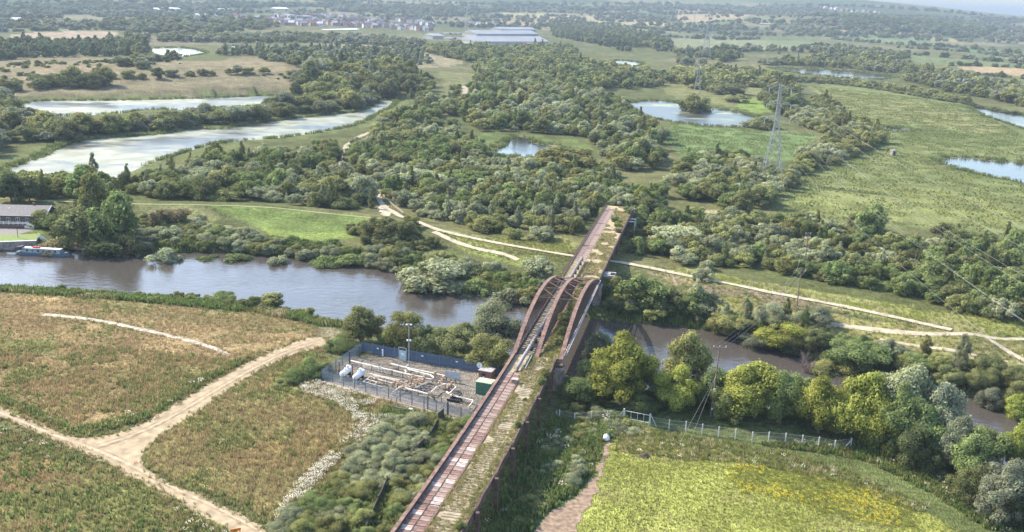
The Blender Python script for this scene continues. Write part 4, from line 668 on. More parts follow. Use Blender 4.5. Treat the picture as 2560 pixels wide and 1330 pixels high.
strip('deck', 0.05, 8.15, 5.45, 5.96, -112, -.02, BAL); strip('deck', 4.75, 9.1, 5.4, 5.93, 0, 56, BAL); strip('deck', .05, 9.15, 5.45, 5.96, 56.02, 151, BAL)
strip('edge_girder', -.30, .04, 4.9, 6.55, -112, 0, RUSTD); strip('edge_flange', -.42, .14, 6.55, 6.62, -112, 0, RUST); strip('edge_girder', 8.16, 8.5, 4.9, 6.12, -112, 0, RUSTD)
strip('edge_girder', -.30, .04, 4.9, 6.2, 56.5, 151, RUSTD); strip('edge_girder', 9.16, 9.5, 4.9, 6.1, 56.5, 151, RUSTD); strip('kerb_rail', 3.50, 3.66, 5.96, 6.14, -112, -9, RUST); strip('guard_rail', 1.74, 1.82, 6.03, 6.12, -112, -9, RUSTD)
pl = [MB().box(-.70, .70, -.60, .60, 0, .07).mesh('deck_plate', m) for m in (RUSTP, RUST, RUSTG)]
g = np.random.default_rng(4)
for s in np.arange(-111, -9.5, 1.36):
    for o in (.95, 2.60):
        pg = .55 * sstep(-38, -62, s); u = g.uniform(); me = pl[2] if u < pg else pl[0 if u < .75 else 1]
        p = link('deck_plate', me, br, (o + cx(s), s, 5.962 + g.uniform(0, .02))); p.rotation_euler = (g.normal(0, .008), g.normal(0, .01), 0); p.scale = (1.08, 1, 1)
for s in np.arange(77.5, 147, 2.4):
    for o in (.95, 2.62): link('deck_plate', pl[0 if g.uniform() < .8 else 1], br, (o, s, 5.962), scale=(1.08, 1.85, 1))
for s in (-92, -61, -31, 92, 122): MB().box(.1 + cx(s), 3.45 + cx(s), s - .09, s + .09, 5.97, 6.10).build('expansion_joint', BLACK, br)
slp = [MB().box(-1.3, 1.3, -.13, .13, 0, .14).mesh('sleeper', m) for m in (TIMB, mat('dark_timber', (.20, .17, .13), .95))]
for s in np.arange(-111, -2, .78):
    if g.uniform() < .9: p = link('sleeper', slp[0 if g.uniform() < .7 else 1], br, (5.75 + cx(s) + g.normal(0, .05), s, 5.89)); p.rotation_euler = (0, 0, g.normal(0, .02))
CGM = MB().box(.2, 4.15, -.2, .2, 5.45, 5.9).mesh('cross_girder', mat('weathered_deck', (.33, .29, .22), .9, var=.4, scale=2))
for s in np.arange(-2, 56, 1.05): link('cross_girder', CGM, br, (0, s, 0))
for o in (1.0, 3.3): strip('stringer', o - .15, o + .15, 4.95, 5.44, 0, 56, RUSTD)
strip('walkway_pipe', 4.78, 4.9, 5.95, 6.2, 57, 76, RUSTD)
# trestles under the southern viaduct
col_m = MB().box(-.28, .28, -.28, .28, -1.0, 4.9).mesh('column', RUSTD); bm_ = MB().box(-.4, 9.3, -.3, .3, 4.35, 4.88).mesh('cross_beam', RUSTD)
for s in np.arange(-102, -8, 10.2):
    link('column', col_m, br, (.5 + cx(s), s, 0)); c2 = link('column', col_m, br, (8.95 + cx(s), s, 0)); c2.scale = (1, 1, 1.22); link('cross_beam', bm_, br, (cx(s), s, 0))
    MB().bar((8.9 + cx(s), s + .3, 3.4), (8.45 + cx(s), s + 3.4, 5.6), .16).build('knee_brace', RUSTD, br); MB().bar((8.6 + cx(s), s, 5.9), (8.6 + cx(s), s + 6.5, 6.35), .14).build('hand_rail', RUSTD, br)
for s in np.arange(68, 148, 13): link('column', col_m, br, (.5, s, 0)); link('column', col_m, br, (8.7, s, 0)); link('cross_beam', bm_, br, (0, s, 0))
MB().box(-.5, 9.7, 150.6, 153, -.5, 5.4).build('abutment', STONE, br)
def pier(o, s, zb, w=1.9, l=2.6):
    mb = MB(); V = []
    for z, k in ((zb, 1.12), (4.2, 1.0), (4.2, 1.2), (4.85, 1.2)):
        V += [(o + w * k / 2 * a, s + l * k / 2 * b, z) for a, b in ((-1, -.7), (-.6, -1), (.6, -1), (1, -.7), (1, .7), (.6, 1), (-.6, 1), (-1, .7))]
    F = [(8 * i + j, 8 * i + (j + 1) % 8, 8 * i + 8 + (j + 1) % 8, 8 * i + 8 + j) for i in range(3) for j in range(8)] + [tuple(range(8))[::-1], tuple(range(24, 32))]
    mb.add(V, F).build('pier', STONE, br)
for o in (-.2, 4.45, 9.2): pier(o, -1.2, -3); pier(o, 57.2, -6)
for s in (-1.2, 57.2): MB().box(-.9, 10.0, s - .9, s + .9, 4.86, 5.38).build('pier_cap', RUSTD, br)
# three bowstring arches
AL = 57.0; az_ = lambda t: 5.75 + 5.5 * 4 * t * (1 - t) if 0 <= t <= 1 else 5.75
AO = (-.25, 4.42, 9.35); hang = {}
for ai, o in enumerate(AO):
    ts = np.linspace(0, 1, 37); V = []; F = []
    for t in ts:
        dz = 5.5 * 4 * (1 - 2 * t) / AL; n = np.array([-dz, 1]) / math.hypot(dz, 1); c = np.array([t * AL - .5, az_(t)])
        for (w, e) in ((-.42, .42), (.42, .42), (.42, .30), (.12, .30), (.12, -.42), (-.12, -.42), (-.12, .30), (-.42, .30)):
            V.append((o + w, c[0] + n[0] * e, c[1] + n[1] * e))
    for i in range(36):
        for k in range(8): F.append((8 * i + k, 8 * i + (k + 1) % 8, 8 * i + 8 + (k + 1) % 8, 8 * i + 8 + k))
    ar = MB().add(V, F).build('arch', RUST, br); ar['label'] = ['rusty arch rib on the upstream side', 'rusty middle arch rib between the two bays', 'rusty arch rib on the overgrown side'][ai]
    MB().box(o - .30, o + .30, -.4, AL - .6, 5.05, 5.85).build('bottom_chord', RUST if ai != 2 else mat('pale_chord', (.33, .28, .27), .8), ar)
    for t in np.arange(.045, .97, .026):
        zt = az_(t) - .4
        if zt - 5.85 < .35: continue
        key = round(zt, 2)
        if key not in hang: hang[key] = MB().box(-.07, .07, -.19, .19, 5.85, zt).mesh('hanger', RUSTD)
        link('hanger', hang[key], ar, (o, t * AL - .5, 0))
tn = (.40, .52, .64, .76, .87)
for a, b in ((0, 1), (1, 2)):
    for i, t in enumerate(tn):
        A = (AO[a], t * AL - .5, az_(t) + .3); Bp = (AO[b], t * AL - .5, az_(t) + .3); MB().bar(A, Bp, .11, .16).build('sway_strut', RUST, br)
        if i: tp_ = tn[i - 1]; MB().bar(A, (AO[b], tp_ * AL - .5, az_(tp_) + .2), .08, .12).build('sway_diagonal', RUST, br)
MB().tube([(10.0, 2, 6.0), (10.0, 20, 6.15), (10.0, 40, 6.25), (10.0, 56, 6.4)], .11, 6).build('cable_duct', mat('duct_grey', (.45, .45, .44), .6), br)
MB().tube([(-.05, .5, 6.05), (-.05, 55, 6.05)], .16, 6).build('cable_trough', BLACK, br)
pst = MB().box(-.05, .05, -.05, .05, 5.9, 7.35).mesh('railing_post', RUSTD)
for s in np.arange(59, 150, 2.0): link('railing_post', pst, br, (-.12, s, 0))
for z in (6.5, 6.9, 7.3): MB().bar((-.12, 58.5, z), (-.12, 150, z), .06).build('railing_bar', RUSTD, br)
for s0, o0, zt in ((66, 9.6, 4.6), (69.2, 9.6, 4.6)):
    MB().box(12.1, 12.5, s0 - .2, s0 + .2, -1, zt).build('frame_leg', WCON, br); MB().box(9.2, 12.6, s0 - .28, s0 + .28, zt, zt + .5).build('frame_beam', CONC, br)
MB().box(9.52, 11.4, 66.3, 68.9, 5.12, 5.25).build('platform', mat('grey_platform', (.26, .26, .25), .9), br)
for s0 in (131, 135): MB().box(11.6, 11.95, s0 - .17, s0 + .17, -1, 5.2).build('frame_leg', GALV, br); MB().box(9.52, 11.9, s0 - .15, s0 + .15, 2.2, 2.5).build('frame_beam', RUST, br); MB().box(9.52, 11.9, s0 - .15, s0 + .15, 5.22, 5.5).build('frame_beam', GALV, br)
# pipeline lying on the bridge
pp = empty('gas_pipeline', (BR0[0], BR0[1], 0), -BRA); tag(pp, 'grey lagged gas pipeline lying along the bridge deck between two arches', 'pipeline')
PO = 2.45
MB().tube([(2.2, -9.2, 5.98), (2.2, -9.0, 6.5), (2.25, -8.0, 6.75), (2.35, -3, 7.0), (PO, 2, 7.05), (PO, 30, 7.05), (PO, 72, 7.05), (PO, 74.2, 7.0), (PO, 74.8, 6.6), (PO, 74.9, 5.98)], .36, 12).build('pipe', PIPEG, pp, smooth=True)
rg = MB().tube([(0, -.09, 0), (0, .09, 0)], .44, 12).mesh('clamp', mat('clamp_grey', (.25, .21, .20), .7)); sd_ = MB().box(-.5, .5, -.14, .14, -1.1, -.3).mesh('saddle', RUSTD)
for i, s in enumerate(np.arange(3, 72, 1.5)): link('clamp', rg, pp, (PO, s, 7.05)); (link('saddle', sd_, pp, (PO, s, 7.05)) if i % 3 == 0 else None)
for s in (-8.2, -5.5): MB().bar((1.6, s, 5.98), (1.6, s, 7.3), .1).build('guard_post', GALV, pp); MB().bar((3.3, s, 5.98), (3.3, s, 7.3), .1).build('guard_post', GALV, pp)
MB().bar((3.3, -8.2, 7.2), (3.3, -2.5, 7.2), .07).build('guard_bar', GALV, pp); MB().bar((3.6, -8.2, 6.4), (3.6, -1.5, 6.6), .12).build('bypass_pipe', GALV, pp)
bx_ = empty('access_box', (*(BR0 + BRD * -14.6 + BRP * 3.0), 5.97), -BRA); tag(bx_, 'small brown access box standing on the viaduct deck', 'box'); MB().box(-.55, .55, -.45, .45, 0, .75).build('body', RUSTP, bx_); MB().box(-.62, .62, -.52, .52, .751, .83).build('lid', RUSTG, bx_)
rb = empty('rubble_heap', (*(BR0 + BRD * 63 + BRP * 6.2), 5.95)); tag(rb, 'small brick rubble heap among the weeds on deck beyond the arches', 'rubble')
for k in range(9): a = MB().box(-.22, .22, -.14, .14, 0, .2).build('brick_lump', RUSTP, rb, (g.normal(0, .45), g.normal(0, .4), .1 + .05 * k % .3)); a.rotation_euler = tuple(g.uniform(-.6, .6, 3))

# weeds and bushes that root on the deck
def deckpt(o, s): return BR0 + BRD * s + BRP * (o + cx(s))
DK_PTS, DK_IX, DK_SC = [], [], []
def deckgrass(o0, o1, s0, s1, n, kinds, size, thin=.0):
    gg = np.random.default_rng(int(o0 * 10 + s0 + 500)); 
    for _ in range(n):
        o = gg.uniform(o0, o1); s = gg.uniform(s0, s1)
        if thin and noise(o * 1.0, s * 1.0, 3.0, 5) < thin: continue
        q_ = deckpt(o, s); DK_PTS.append((q_[0], q_[1], 5.93)); DK_IX.append(kinds[gg.integers(len(kinds))]); k = gg.uniform(*size); DK_SC.append((k, k, k))
deckgrass(3.7, 8.2, -112, 0, 6500, ['straw', 'dry', 'yellowgreen', 'dry', 'green'], (.2, .42), .30); deckgrass(3.4, 4.6, -112, 0, 1300, ['dry', 'straw', 'yellowgreen'], (.25, .5), .3); deckgrass(7.0, 8.3, -112, 0, 1500, ['green', 'dry', 'green', 'yellowgreen'], (.25, .55)); deckgrass(5.0, 9.0, 0, 56, 2200, ['green', 'yellowgreen', 'yellowgreen', 'dry'], (.3, .6)); deckgrass(3.6, 9.1, 57, 150, 4200, ['straw', 'green', 'dry', 'yellowgreen'], (.25, .55), .34); deckgrass(3.0, 4.6, -12, 0, 250, ['dry', 'yellowgreen'], (.3, .6))
DECKB = [(6.6, 21, 3.6, 3.0, 'olive', 'bushy olive-green self-seeded shrub on deck between middle and overgrown arches'), (7.4, 14, 2.6, 2.2, 'green', 'smaller green shrub on deck nearer the southern springing of arches'), (7.7, 31, 2.0, 1.6, 'bright', 'light green shrub against the overgrown arch at midspan'), (5.9, 27, 1.8, 1.5, 'olive', 'olive weed shrub against the middle arch'), (7.6, 8, 1.8, 1.4, 'green', 'low green shrub at the southern foot of the overgrown arch'),
         (8.0, -10, 2.4, 2.2, 'olive', 'bush hanging over the viaduct edge by the stone pier'), (8.1, -14, 1.8, 1.9, 'green', 'young green bush on viaduct edge south of the pier'), (7.9, -33, 1.2, 1.3, 'green', 'knee-high bush on the viaduct parapet halfway along'), (6.6, -22, .9, .7, 'green', 'tiny green bush between the old sleepers'), (8.2, -66, 1.5, 1.2, 'green', 'green bush at the viaduct edge over the columns'),
         (5.6, 127, 3.0, 2.2, 'green', 'leafy bush growing on the far viaduct deck'), (7.2, 120, 2.6, 2.0, 'bright', 'bright bush on the far viaduct deck beside the edge'), (4.4, 100, 1.2, .9, 'olive', 'small olive bush midway on the far viaduct deck'), (8.4, 141, 3.0, 2.8, 'green', 'bush crowding the abutment end of the viaduct deck'), (8.6, 112, 2.2, 1.6, 'rust', 'brown-tinted bush leaning over the far viaduct edge')]
for k, (o, s, w, h, sp_, lb) in enumerate(DECKB): q_ = deckpt(o, s); tag(link('shrub', crown_mesh('dome', 'mid', k % 4, sp_), None, (q_[0], q_[1], 5.9), k * 1.3, (w, w, h)), lb, 'shrub', 'shrubs self-seeded on the bridge deck')

# ------------------------------------------------------------------ gas compound
def Z5(x, y, z=0.0): return G0(800 + x / 5.565, 840 + y / 5.565, z)
K4 = [G0(*q_) for q_ in [(805, 951), (905, 880), (1246, 938), (1184, 1056)]]
def fence_panel(m, L_, gap=.155, h=2.35):
    mb = MB(); n = int(L_ / gap)
    for i in range(n):
        x = (i + .5) * L_ / n; w = .036; mb.add([(x - w, 0, .06), (x + w, 0, .06), (x + w, 0, h - .12), (x, 0, h), (x - w, 0, h - .12), (x - w, .02, .06), (x + w, .02, .06), (x + w, .02, h - .12), (x, .02, h), (x - w, .02, h - .12)], [(0, 1, 2, 3, 4), (9, 8, 7, 6, 5), (0, 5, 6, 1), (1, 6, 7, 2), (2, 7, 8, 3), (3, 8, 9, 4), (4, 9, 5, 0)])
    return mb.mesh('pale_panel', m)
FBLUE = mat('blue_palisade', (.10, .19, .36), .5, .1, var=.4, scale=.7, col2=(.16, .20, .25)); FGREY = mat('grey_palisade', (.33, .39, .45), .5, .4, var=.25, scale=2); POSTG = mat('fence_post', (.18, .21, .24), .6, .2)
fe = empty('palisade_fence', K4[0]); tag(fe, 'blue-grey steel palisade fence enclosing the gas compound', 'fence')
SGN = mat('sign_white', (.75, .75, .74), .6)
for si in range(4):
    A = K4[si][:2]; Bq = K4[(si + 1) % 4][:2]; d = Bq - A; L_ = np.linalg.norm(d); n = max(1, round(L_ / 2.75)); d /= L_; ang = math.atan2(d[1], d[0]); pl_ = L_ / n
    if si == 2: continue                                   # the viaduct closes this side
    pm = fence_panel(FBLUE if si == 1 else FGREY, pl_ - .06, .15 if si == 1 else .175); rm = MB().box(.03, pl_ - .03, -.05, -.005, 0, .06).mesh('rail', POSTG); pm2 = MB().box(-.05, .05, -.06, .06, 0, 2.55).mesh('post', POSTG)
    for i in range(n + 1):
        q_ = A + d * pl_ * i - K4[0][:2]; link('post', pm2, fe, (*q_, 0), ang)
        if i < n:
            p_ = link('pale_panel', pm, fe, (*q_, 0), ang); p_['kind'] = 'stuff'; link('rail', rm, fe, (*q_, .5), ang); link('rail', rm, fe, (*q_, 1.95), ang)
            if i in ((1, 3, 5, 8, 10) if si == 1 else (2, 6, 9)):
                MB().box(1.0, 1.5, -.09, -.06, 1.35, 1.62).build('sign_plate', SGN, fe, (*q_, 0), ang)
gp = MB().box(-.13, .13, -.13, .13, 0, 2.75).mesh('gate_post', mat('dark_post', (.08, .09, .10), .7))
for q_ in (Z5(1500, 1015), Z5(1775, 1100), Z5(553, 300), Z5(413, 380)): link('gate_post', gp, fe, q_ - np.array([*K4[0][:2], 0]))
# doorway frame in the back fence
dq = Z5(1150, 345); wd_ = empty('fence_gate', dq, math.atan2(K4[2][1] - K4[1][1], K4[2][0] - K4[1][0])); tag(wd_, 'pale door in a tall frame by the blue palisade', 'gate'); MB().box(-.95, -.83, -.06, .06, 0, 3.0).build('frame_post', GALV, wd_); MB().box(.83, .95, -.06, .06, 0, 3.0).build('frame_post', GALV, wd_); MB().box(-.83, .83, -.05, .05, 2.9, 3.0).build('frame_head', GALV, wd_); MB().box(-.8, .8, -.03, .03, .1, 2.3).build('door', mat('door_pale', (.42, .52, .54), .6), wd_); MB().box(-.35, .35, -.06, -.035, 1.3, 1.8).build('notice', SGN, wd_)
# pipework
VAL = MB().tube([(-.35, 0, 0), (-.28, 0, 0)], .30, 10).tube([(.28, 0, 0), (.35, 0, 0)], .30, 10).tube([(-.28, 0, 0), (-.1, 0, 0), (0, 0, 0), (.1, 0, 0), (.28, 0, 0)], [.17, .2, .27, .2, .17], 10).tube([(0, 0, .1), (0, 0, .55)], .09, 8).mesh('valve', TAN); WHL = MB().tube([(0, 0, .55), (0, 0, .61)], .24, 10).mesh('handwheel', TAN)
def pipework(name, label, pipes, valves=(), posts=(), r=.15, z=1.0, m=CREAM, grp='pipework in the gas compound'):
    b0 = Z5(*pipes[0][0][:2]) if pipes else Z5(*valves[0][:2]); b0 = np.array([b0[0], b0[1], 0]); t = tag(empty(name, b0), label, 'pipework', grp)
    for pl_ in pipes:
        rr_ = r; mm = m; pts_ = []
        for q_ in pl_:
            if isinstance(q_, float): rr_ = q_
            elif isinstance(q_, bpy.types.Material): mm = q_
            else: zz = q_[2] if len(q_) > 2 else z; pts_.append(Z5(q_[0], q_[1], zz) - b0)
        MB().tube(pts_, rr_, 8).build('pipe', mm, t, smooth=False)
        L_ = 0
        for a, b in zip(pts_[:-1], pts_[1:]):
            for k in range(1, int(np.linalg.norm(b - a) / 3.2) + 1):
                c = a + (b - a) * k / (int(np.linalg.norm(b - a) / 3.2) + 1); MB().bar((c[0], c[1], -.05), (c[0], c[1], c[2] - rr_ * .8), .12).build('support', BLACK, t)
                dd_ = (b - a) / np.linalg.norm(b - a) * .05; MB().tube([c - dd_, c + dd_], rr_ * 1.55, 8).build('flange', mm, t)
    for k, (x, y, *zz) in enumerate(valves):
        v = link('valve', VAL, t, Z5(x, y, zz[0] if zz else z) - b0, k * 1.1 + .4); link('handwheel', WHL, v); sz = .8 + .25 * math.sin(k * 2.3); v.scale = (sz,) * 3; MB().bar((0, 0, -.95), (0, 0, -.2), .12).build('stand', BLACK, v)
    for (x, y, h) in posts: q_ = Z5(x, y) - b0; MB().cyl((q_[0], q_[1], -.05), .05, h, 6).build('marker_post', BLACK, t)
pipework('pipe_run', 'long straight cream pipe running the length of the compound', [[(430, 345), (860, 447), (1300, 548), (1450, 575)]], [(1285, 545, 1.1), (1450, 570, 1.1)], [(825, 470, 1.5), (875, 510, 1.6), (740, 540, 1.5), (990, 560, 1.5)], .17)
pipework('pipe_run', 'parallel pair of cream pipes along the blue palisade', [[(985, 385), (1200, 440), (1560, 515), (1740, 555)], [(1200, 505), (1186, 478), (1215, 460), (1540, 545), (1583, 575), (1560, 605), (1460, 590)], [(1230, 405), (1180, 440)]], [(985, 378, 1.0), (1600, 530, 1.2), (1655, 555, 1.1)], [(1560, 690, 1.6)], .15)
pipework('pipe_loop', 'cream pipe loop nearest the two white vessels', [[(700, 525), (1110, 615)], [(690, 570), (735, 545), (1060, 620)], [(860, 725, .3), (850, 705), (600, 632), (700, 565)], [(650, 600), (790, 640), (770, 660)], [(740, 585), (1050, 665)]], [(690, 640, .9), (720, 605, .9), (860, 605, .9), (770, 600, .9), (1040, 650, 1.0), (880, 640, .8), (1080, 670, 1.0), (1010, 670, .9)], [(930, 690, 1.4), (1015, 720, 1.4)], .10, .85)
pipework('valve_cluster', 'dense cluster of tan valves in the middle of the compound', [[(1150, 650), (1440, 590)], [(1180, 700), (1330, 720), (1480, 650)]], [(1290, 570, 1.4), (1340, 590, 1.2), (1220, 640, 1.0), (1270, 620, 1.3), (1250, 690, .9), (1310, 660, 1.1), (1360, 640, 1.0), (1400, 690, .8), (1330, 710, .8), (1440, 600, 1.2), (1190, 690, .9), (1240, 600, 1.5), (1290, 700, 1.2), (1380, 670, 1.2), (1425, 640, 1.0), (1210, 715, .8)], [(1160, 700, 1.5), (1240, 660, 1.5)], .14)
pipework('pipe_bend', 'cream pipe bending down by the front fence with a black hose end', [[(1010, 800, .2), (1012, 785), (1130, 700), (1230, 735), (1500, 805)], [(1500, 805), (1560, 840, .9), (1590, 870, .5), (1600, 900, .2), .12, BLACK]], [(1150, 715, 1.0), (1130, 670, 1.1)], [], .15, .9)
pipework('valve_cluster', 'smaller tan valve cluster in front of the grey board', [[(1548, 795, .2), (1548, 780), (1630, 705), (1740, 670)], [(1800, 800), (1890, 715), (1860, 680)], [(1640, 650), (1860, 690)]], [(1690, 630, 1.2), (1660, 660, 1.0), (1740, 690, .9), (1790, 700, 1.1), (1830, 670, 1.2), (1760, 730, .9), (1710, 600, 1.3), (1850, 700, 1.0)], [], .14)
pipework('pipe_bend', 'cream pipe turning down beside the viaduct', [[(1760, 775), (1830, 825), (2125, 895), (2130, 910), (2080, 975), (2075, 990, .1)]], [(1840, 830, .8)], [(1960, 920, 1.3)], .15, .8)
for k, (x0, y0, x1, y1, lb) in enumerate([(292, 545, 440, 440, 'white pressure vessel in the corner of the compound fence'), (470, 590, 620, 480, 'white pressure vessel standing between its twin and the pipe loop')]):
    A = Z5(x0, y0, 1.1); Bq = Z5(x1, y1, 1.1); c = (A + Bq) / 2; d = (Bq - A)[:2]; L_ = min(3.4, np.linalg.norm(d)); v = tag(empty('pressure_vessel', (c[0], c[1], 0), math.atan2(d[1], d[0])), lb, 'vessel', 'white vessels in the gas compound')
    MB().tube([(-L_ / 2 - .42, 0, 1.1), (-L_ / 2 - .34, 0, 1.1), (-L_ / 2, 0, 1.1), (L_ / 2, 0, 1.1), (L_ / 2 + .34, 0, 1.1), (L_ / 2 + .42, 0, 1.1)], [.2, .42, .6, .6, .42, .2], 16).build('shell', WHT, v, smooth=True)
    for s in (-.9, .9): MB().box(s - .12, s + .12, -.5, .5, 0, .6).build('saddle', BLACK, v)
    MB().cyl((.5, 0, 1.7), .3, .55, 10).build('manway', WHT, v); MB().cyl((-.6, 0, 1.7), .15, .4, 8).build('nozzle', WHT, v); MB().tube([(-L_ / 2 - .5, 0, 1.1), (-L_ / 2 - .5, 0, .15)], .16, 8).build('drain', WHT, v)
for k, (x, y, lb) in enumerate([(270, 545, 'rust-red steel post at the compound corner'), (452, 580, 'rust-red steel post between the white vessels')]):
    t = tag(empty('steel_post', Z5(x, y)), lb, 'post', 'rust-red posts'); MB().cyl((0, 0, 0), .17, 3.0, 10).build('shaft', RUST, t); MB().cyl((0, 0, 3.0), .24, .12, 10).build('cap', RUSTP, t)
ms = tag(empty('light_mast', Z5(1238, 432)), 'tall slim floodlight mast inside the compound', 'mast'); MB().cyl((0, 0, 0), .10, 9.6, 8, .07).build('pole', GALV, ms); MB().box(-.5, .5, -.05, .05, 9.55, 9.65).build('bracket', GALV, ms)
for s in (-.45, .45): MB().box(s - .2, s + .2, -.3, .1, 9.4, 9.55).build('floodlight', WHT, ms); MB().box(s * .7 - .17, s * .7 + .17, -.35, .05, 5.9, 6.15).build('camera_housing', WHT, ms)
ht = Z5(2330, 640); hr = math.atan2(K4[2][1] - K4[1][1], K4[2][0] - K4[1][0]); kb = tag(empty('brick_kiosk', Z5(2320, 610), hr), 'small red-brick kiosk with flat grey roof by the viaduct', 'kiosk'); BRK = mat('red_brick', (.27, .12, .095), .9, var=.3, scale=5)
MB().box(-1.35, 1.35, -1.0, 1.0, 0, 2.2).build('wall', BRK, kb); MB().box(-1.5, 1.5, -1.15, 1.15, 2.2, 2.36).build('roof', mat('felt_roof', (.36, .35, .34), .9), kb); MB().box(-.75, .05, -1.03, -1.004, .05, 1.75).build('door', BLACK, kb); MB().box(-.5, -.15, -1.05, -1.035, .8, 1.15).build('notice', SGN, kb)
ds = tag(empty('satellite_dish', Z5(2225, 570), hr), 'white satellite dish on a pole beside the brick kiosk', 'dish'); MB().cyl((0, 0, 0), .05, 2.6, 8).build('pole', GALV, ds); dm_ = MB(); V = []; F = []
for i in range(5):
    for j in range(14): a = j * 6.283 / 14; rr_ = .62 * i / 4; V.append((rr_ * math.cos(a), -.15 - .12 + .28 * (i / 4) ** 2 * -.6, 2.8 + rr_ * math.sin(a)))
for i in range(4):
    for j in range(14): F.append((14 * i + j, 14 * i + (j + 1) % 14, 14 * i + 14 + (j + 1) % 14, 14 * i + 14 + j))
dm_.add(V, F).build('reflector', WHT, ds); MB().bar((0, -.3, 2.3), (0, -.75, 2.75), .05).build('feed_arm', GALV, ds)
gc = tag(empty('green_cabinet', Z5(2300, 790), hr), 'dark green equipment cabinet beside the viaduct wall', 'cabinet'); GRNP = mat('green_paint', (.055, .15, .095), .55, var=.2); MB().box(-1.6, 1.6, -1.15, 1.15, 0, 2.5).build('body', GRNP, gc); MB().box(-1.68, 1.68, -1.22, 1.22, 2.5, 2.62).build('roof', mat('pale_green_roof', (.36, .42, .30), .8, var=.3), gc)
for s in (-.8, .8): MB().box(s - .72, s + .72, -1.18, -1.153, .1, 2.35).build('door', GRNP, gc)
bd = tag(empty('notice_board', Z5(1850, 640), hr), 'grey panel board on posts behind the valve cluster', 'board'); MB().box(-1.6, 1.6, -.05, .05, .7, 2.3).build('panel', mat('grey_panel', (.45, .45, .45), .7), bd)
for s in (-1.5, -.5, .5, 1.5): MB().box(s - .06, s + .06, .055, .16, 0, 2.6).build('post', BLACK, bd)
lp = tag(empty('tank_frame', Z5(1880, 900), hr), 'low black steel ramp frame by the cream pipe', 'frame'); MB().box(-1.4, 1.2, -.8, -.66, 0, .5).build('side_rail', BLACK, lp); MB().box(-1.4, 1.2, .66, .8, 0, .5).build('side_rail', BLACK, lp)
for i in range(6): MB().box(-1.3 + i * .45, -1.1 + i * .45, -.66, .66, .08 * i + .05, .08 * i + .14).build('tread', BLACK, lp)
MB().bar((1.1, -.7, .1), (1.1, -.7, 1.5), .09).bar((1.1, .7, .1), (1.1, .7, 1.5), .09).bar((1.1, -.7, 1.5), (1.1, .7, 1.5), .09).build('hoop', BLACK, lp)
hp = tag(empty('pipe_guard', Z5(1640, 905), hr), 'black tubular guard over the hose end', 'guard'); MB().bar((-.8, 0, 0), (-.8, 0, 1.1), .08).bar((.8, 0, 0), (.8, 0, 1.1), .08).bar((-.8, 0, 1.1), (.8, 0, 1.1), .08).build('hoop', BLACK, hp); MB().bar((-.8, 0, .6), (.8, 0, .6), .06).build('mid_bar', BLACK, hp)
sb = tag(empty('marker_board', Z5(872, 300), hr), 'narrow white marker board inside the blue palisade', 'sign'); MB().box(-.16, .16, -.03, .03, .3, 1.9).build('board', SGN, sb); MB().box(-.04, .04, .032, .09, 0, 1.8).build('post', BLACK, sb)
mh = tag(empty('round_sign', Z5(835, 520), hr), 'round white sign on a post beside the long pipe', 'sign'); MB().tube([(0, -.03, 1.2), (0, .03, 1.2)], .38, 14).build('disc', SGN, mh); MB().box(-.04, .04, .035, .09, 0, 1.2).build('post', BLACK, mh)
lb_ = tag(empty('low_barrier', G0(1008, 1030), hr), 'low timber rail barrier outside the compound', 'barrier'); MB().box(-1.7, 1.7, -.08, .08, .55, .8).build('rail', mat('grey_timber', (.22, .21, .19), .9), lb_)
for s in (-1.5, 1.5): MB().box(s - .09, s + .09, .085, .26, 0, .9).build('post', mat('grey_timber', (.22, .21, .19)), lb_)
MB().box(1.2, 1.9, -.2, .2, .82, 1.0).build('cap_block', SGN, lb_)
# old dark fence west of the viaduct
of = [G0(*q_) for q_ in [(1096, 1062), (1075, 1100), (1040, 1135), (1000, 1172), (968, 1215), (945, 1265), (925, 1310), (910, 1350)]]; oe = tag(empty('old_fence', of[0]), 'old dark board fence sinking into brambles west of viaduct', 'fence'); ODK = mat('old_boards', (.12, .105, .09), .95, var=.4, scale=3)
for a, b in zip(of[:-1], of[1:]):
    a = a - of[0]; b = b - of[0]; MB().bar(a + np.array([0, 0, .9]), b + np.array([0, 0, .9]), .08, 1.2).build('board', ODK, oe); MB().box(a[0] - .09, a[0] + .09, a[1] - .09, a[1] + .09, 0, 1.9).build('post', ODK, oe)
MB().bar((0, 0, 1.2), (.9, 1.6, 1.5), .08, 2.4).build('end_sheet', ODK, oe)

# ------------------------------------------------------------------ wire fence, gate and small things on the field side
WPX = [(1398, 1049), (1436, 1057), (1478, 1053), (1518, 1052)]; WPX2 = [(1672, 1074), (1714, 1078), (1755, 1085), (1796, 1092), (1838, 1097), (1880, 1105), (1921, 1105), (1963, 1108), (2005, 1113), (2046, 1118), (2086, 1126), (2126, 1120)]
wf = tag(empty('wire_fence', G0(*WPX[0])), 'wire fence on white concrete posts along the wooded bank', 'fence'); b0 = G0(*WPX[0]); wp_m = MB().box(-.09, .09, -.09, .09, -.2, 2.0).mesh('post', WCON); WIRE = mat('fence_wire', (.40, .42, .42), .6, .4)
for l in (WPX + [(1556, 1052)], [(1628, 1066)] + WPX2):
    Q = [G0(*q_) - b0 for q_ in l]
    for i, q_ in enumerate(Q):
        if l[i] in WPX or l[i] in WPX2: link('post', wp_m, wf, q_)
        if i:
            for z in (.35, 1.1, 1.85): MB().bar(Q[i - 1] + np.array([0, 0, z]), q_ + np.array([0, 0, z]), .025).build('wire', WIRE, wf)
            mm = MB(); n = 22
            for k in range(n): c = Q[i - 1] + (q_ - Q[i - 1]) * (k + .5) / n; mm.bar(c + np.array([0, 0, .1]), c + np.array([0, 0, 1.85]), .008)
            mm.build('mesh', WIRE, wf)['kind'] = 'stuff'
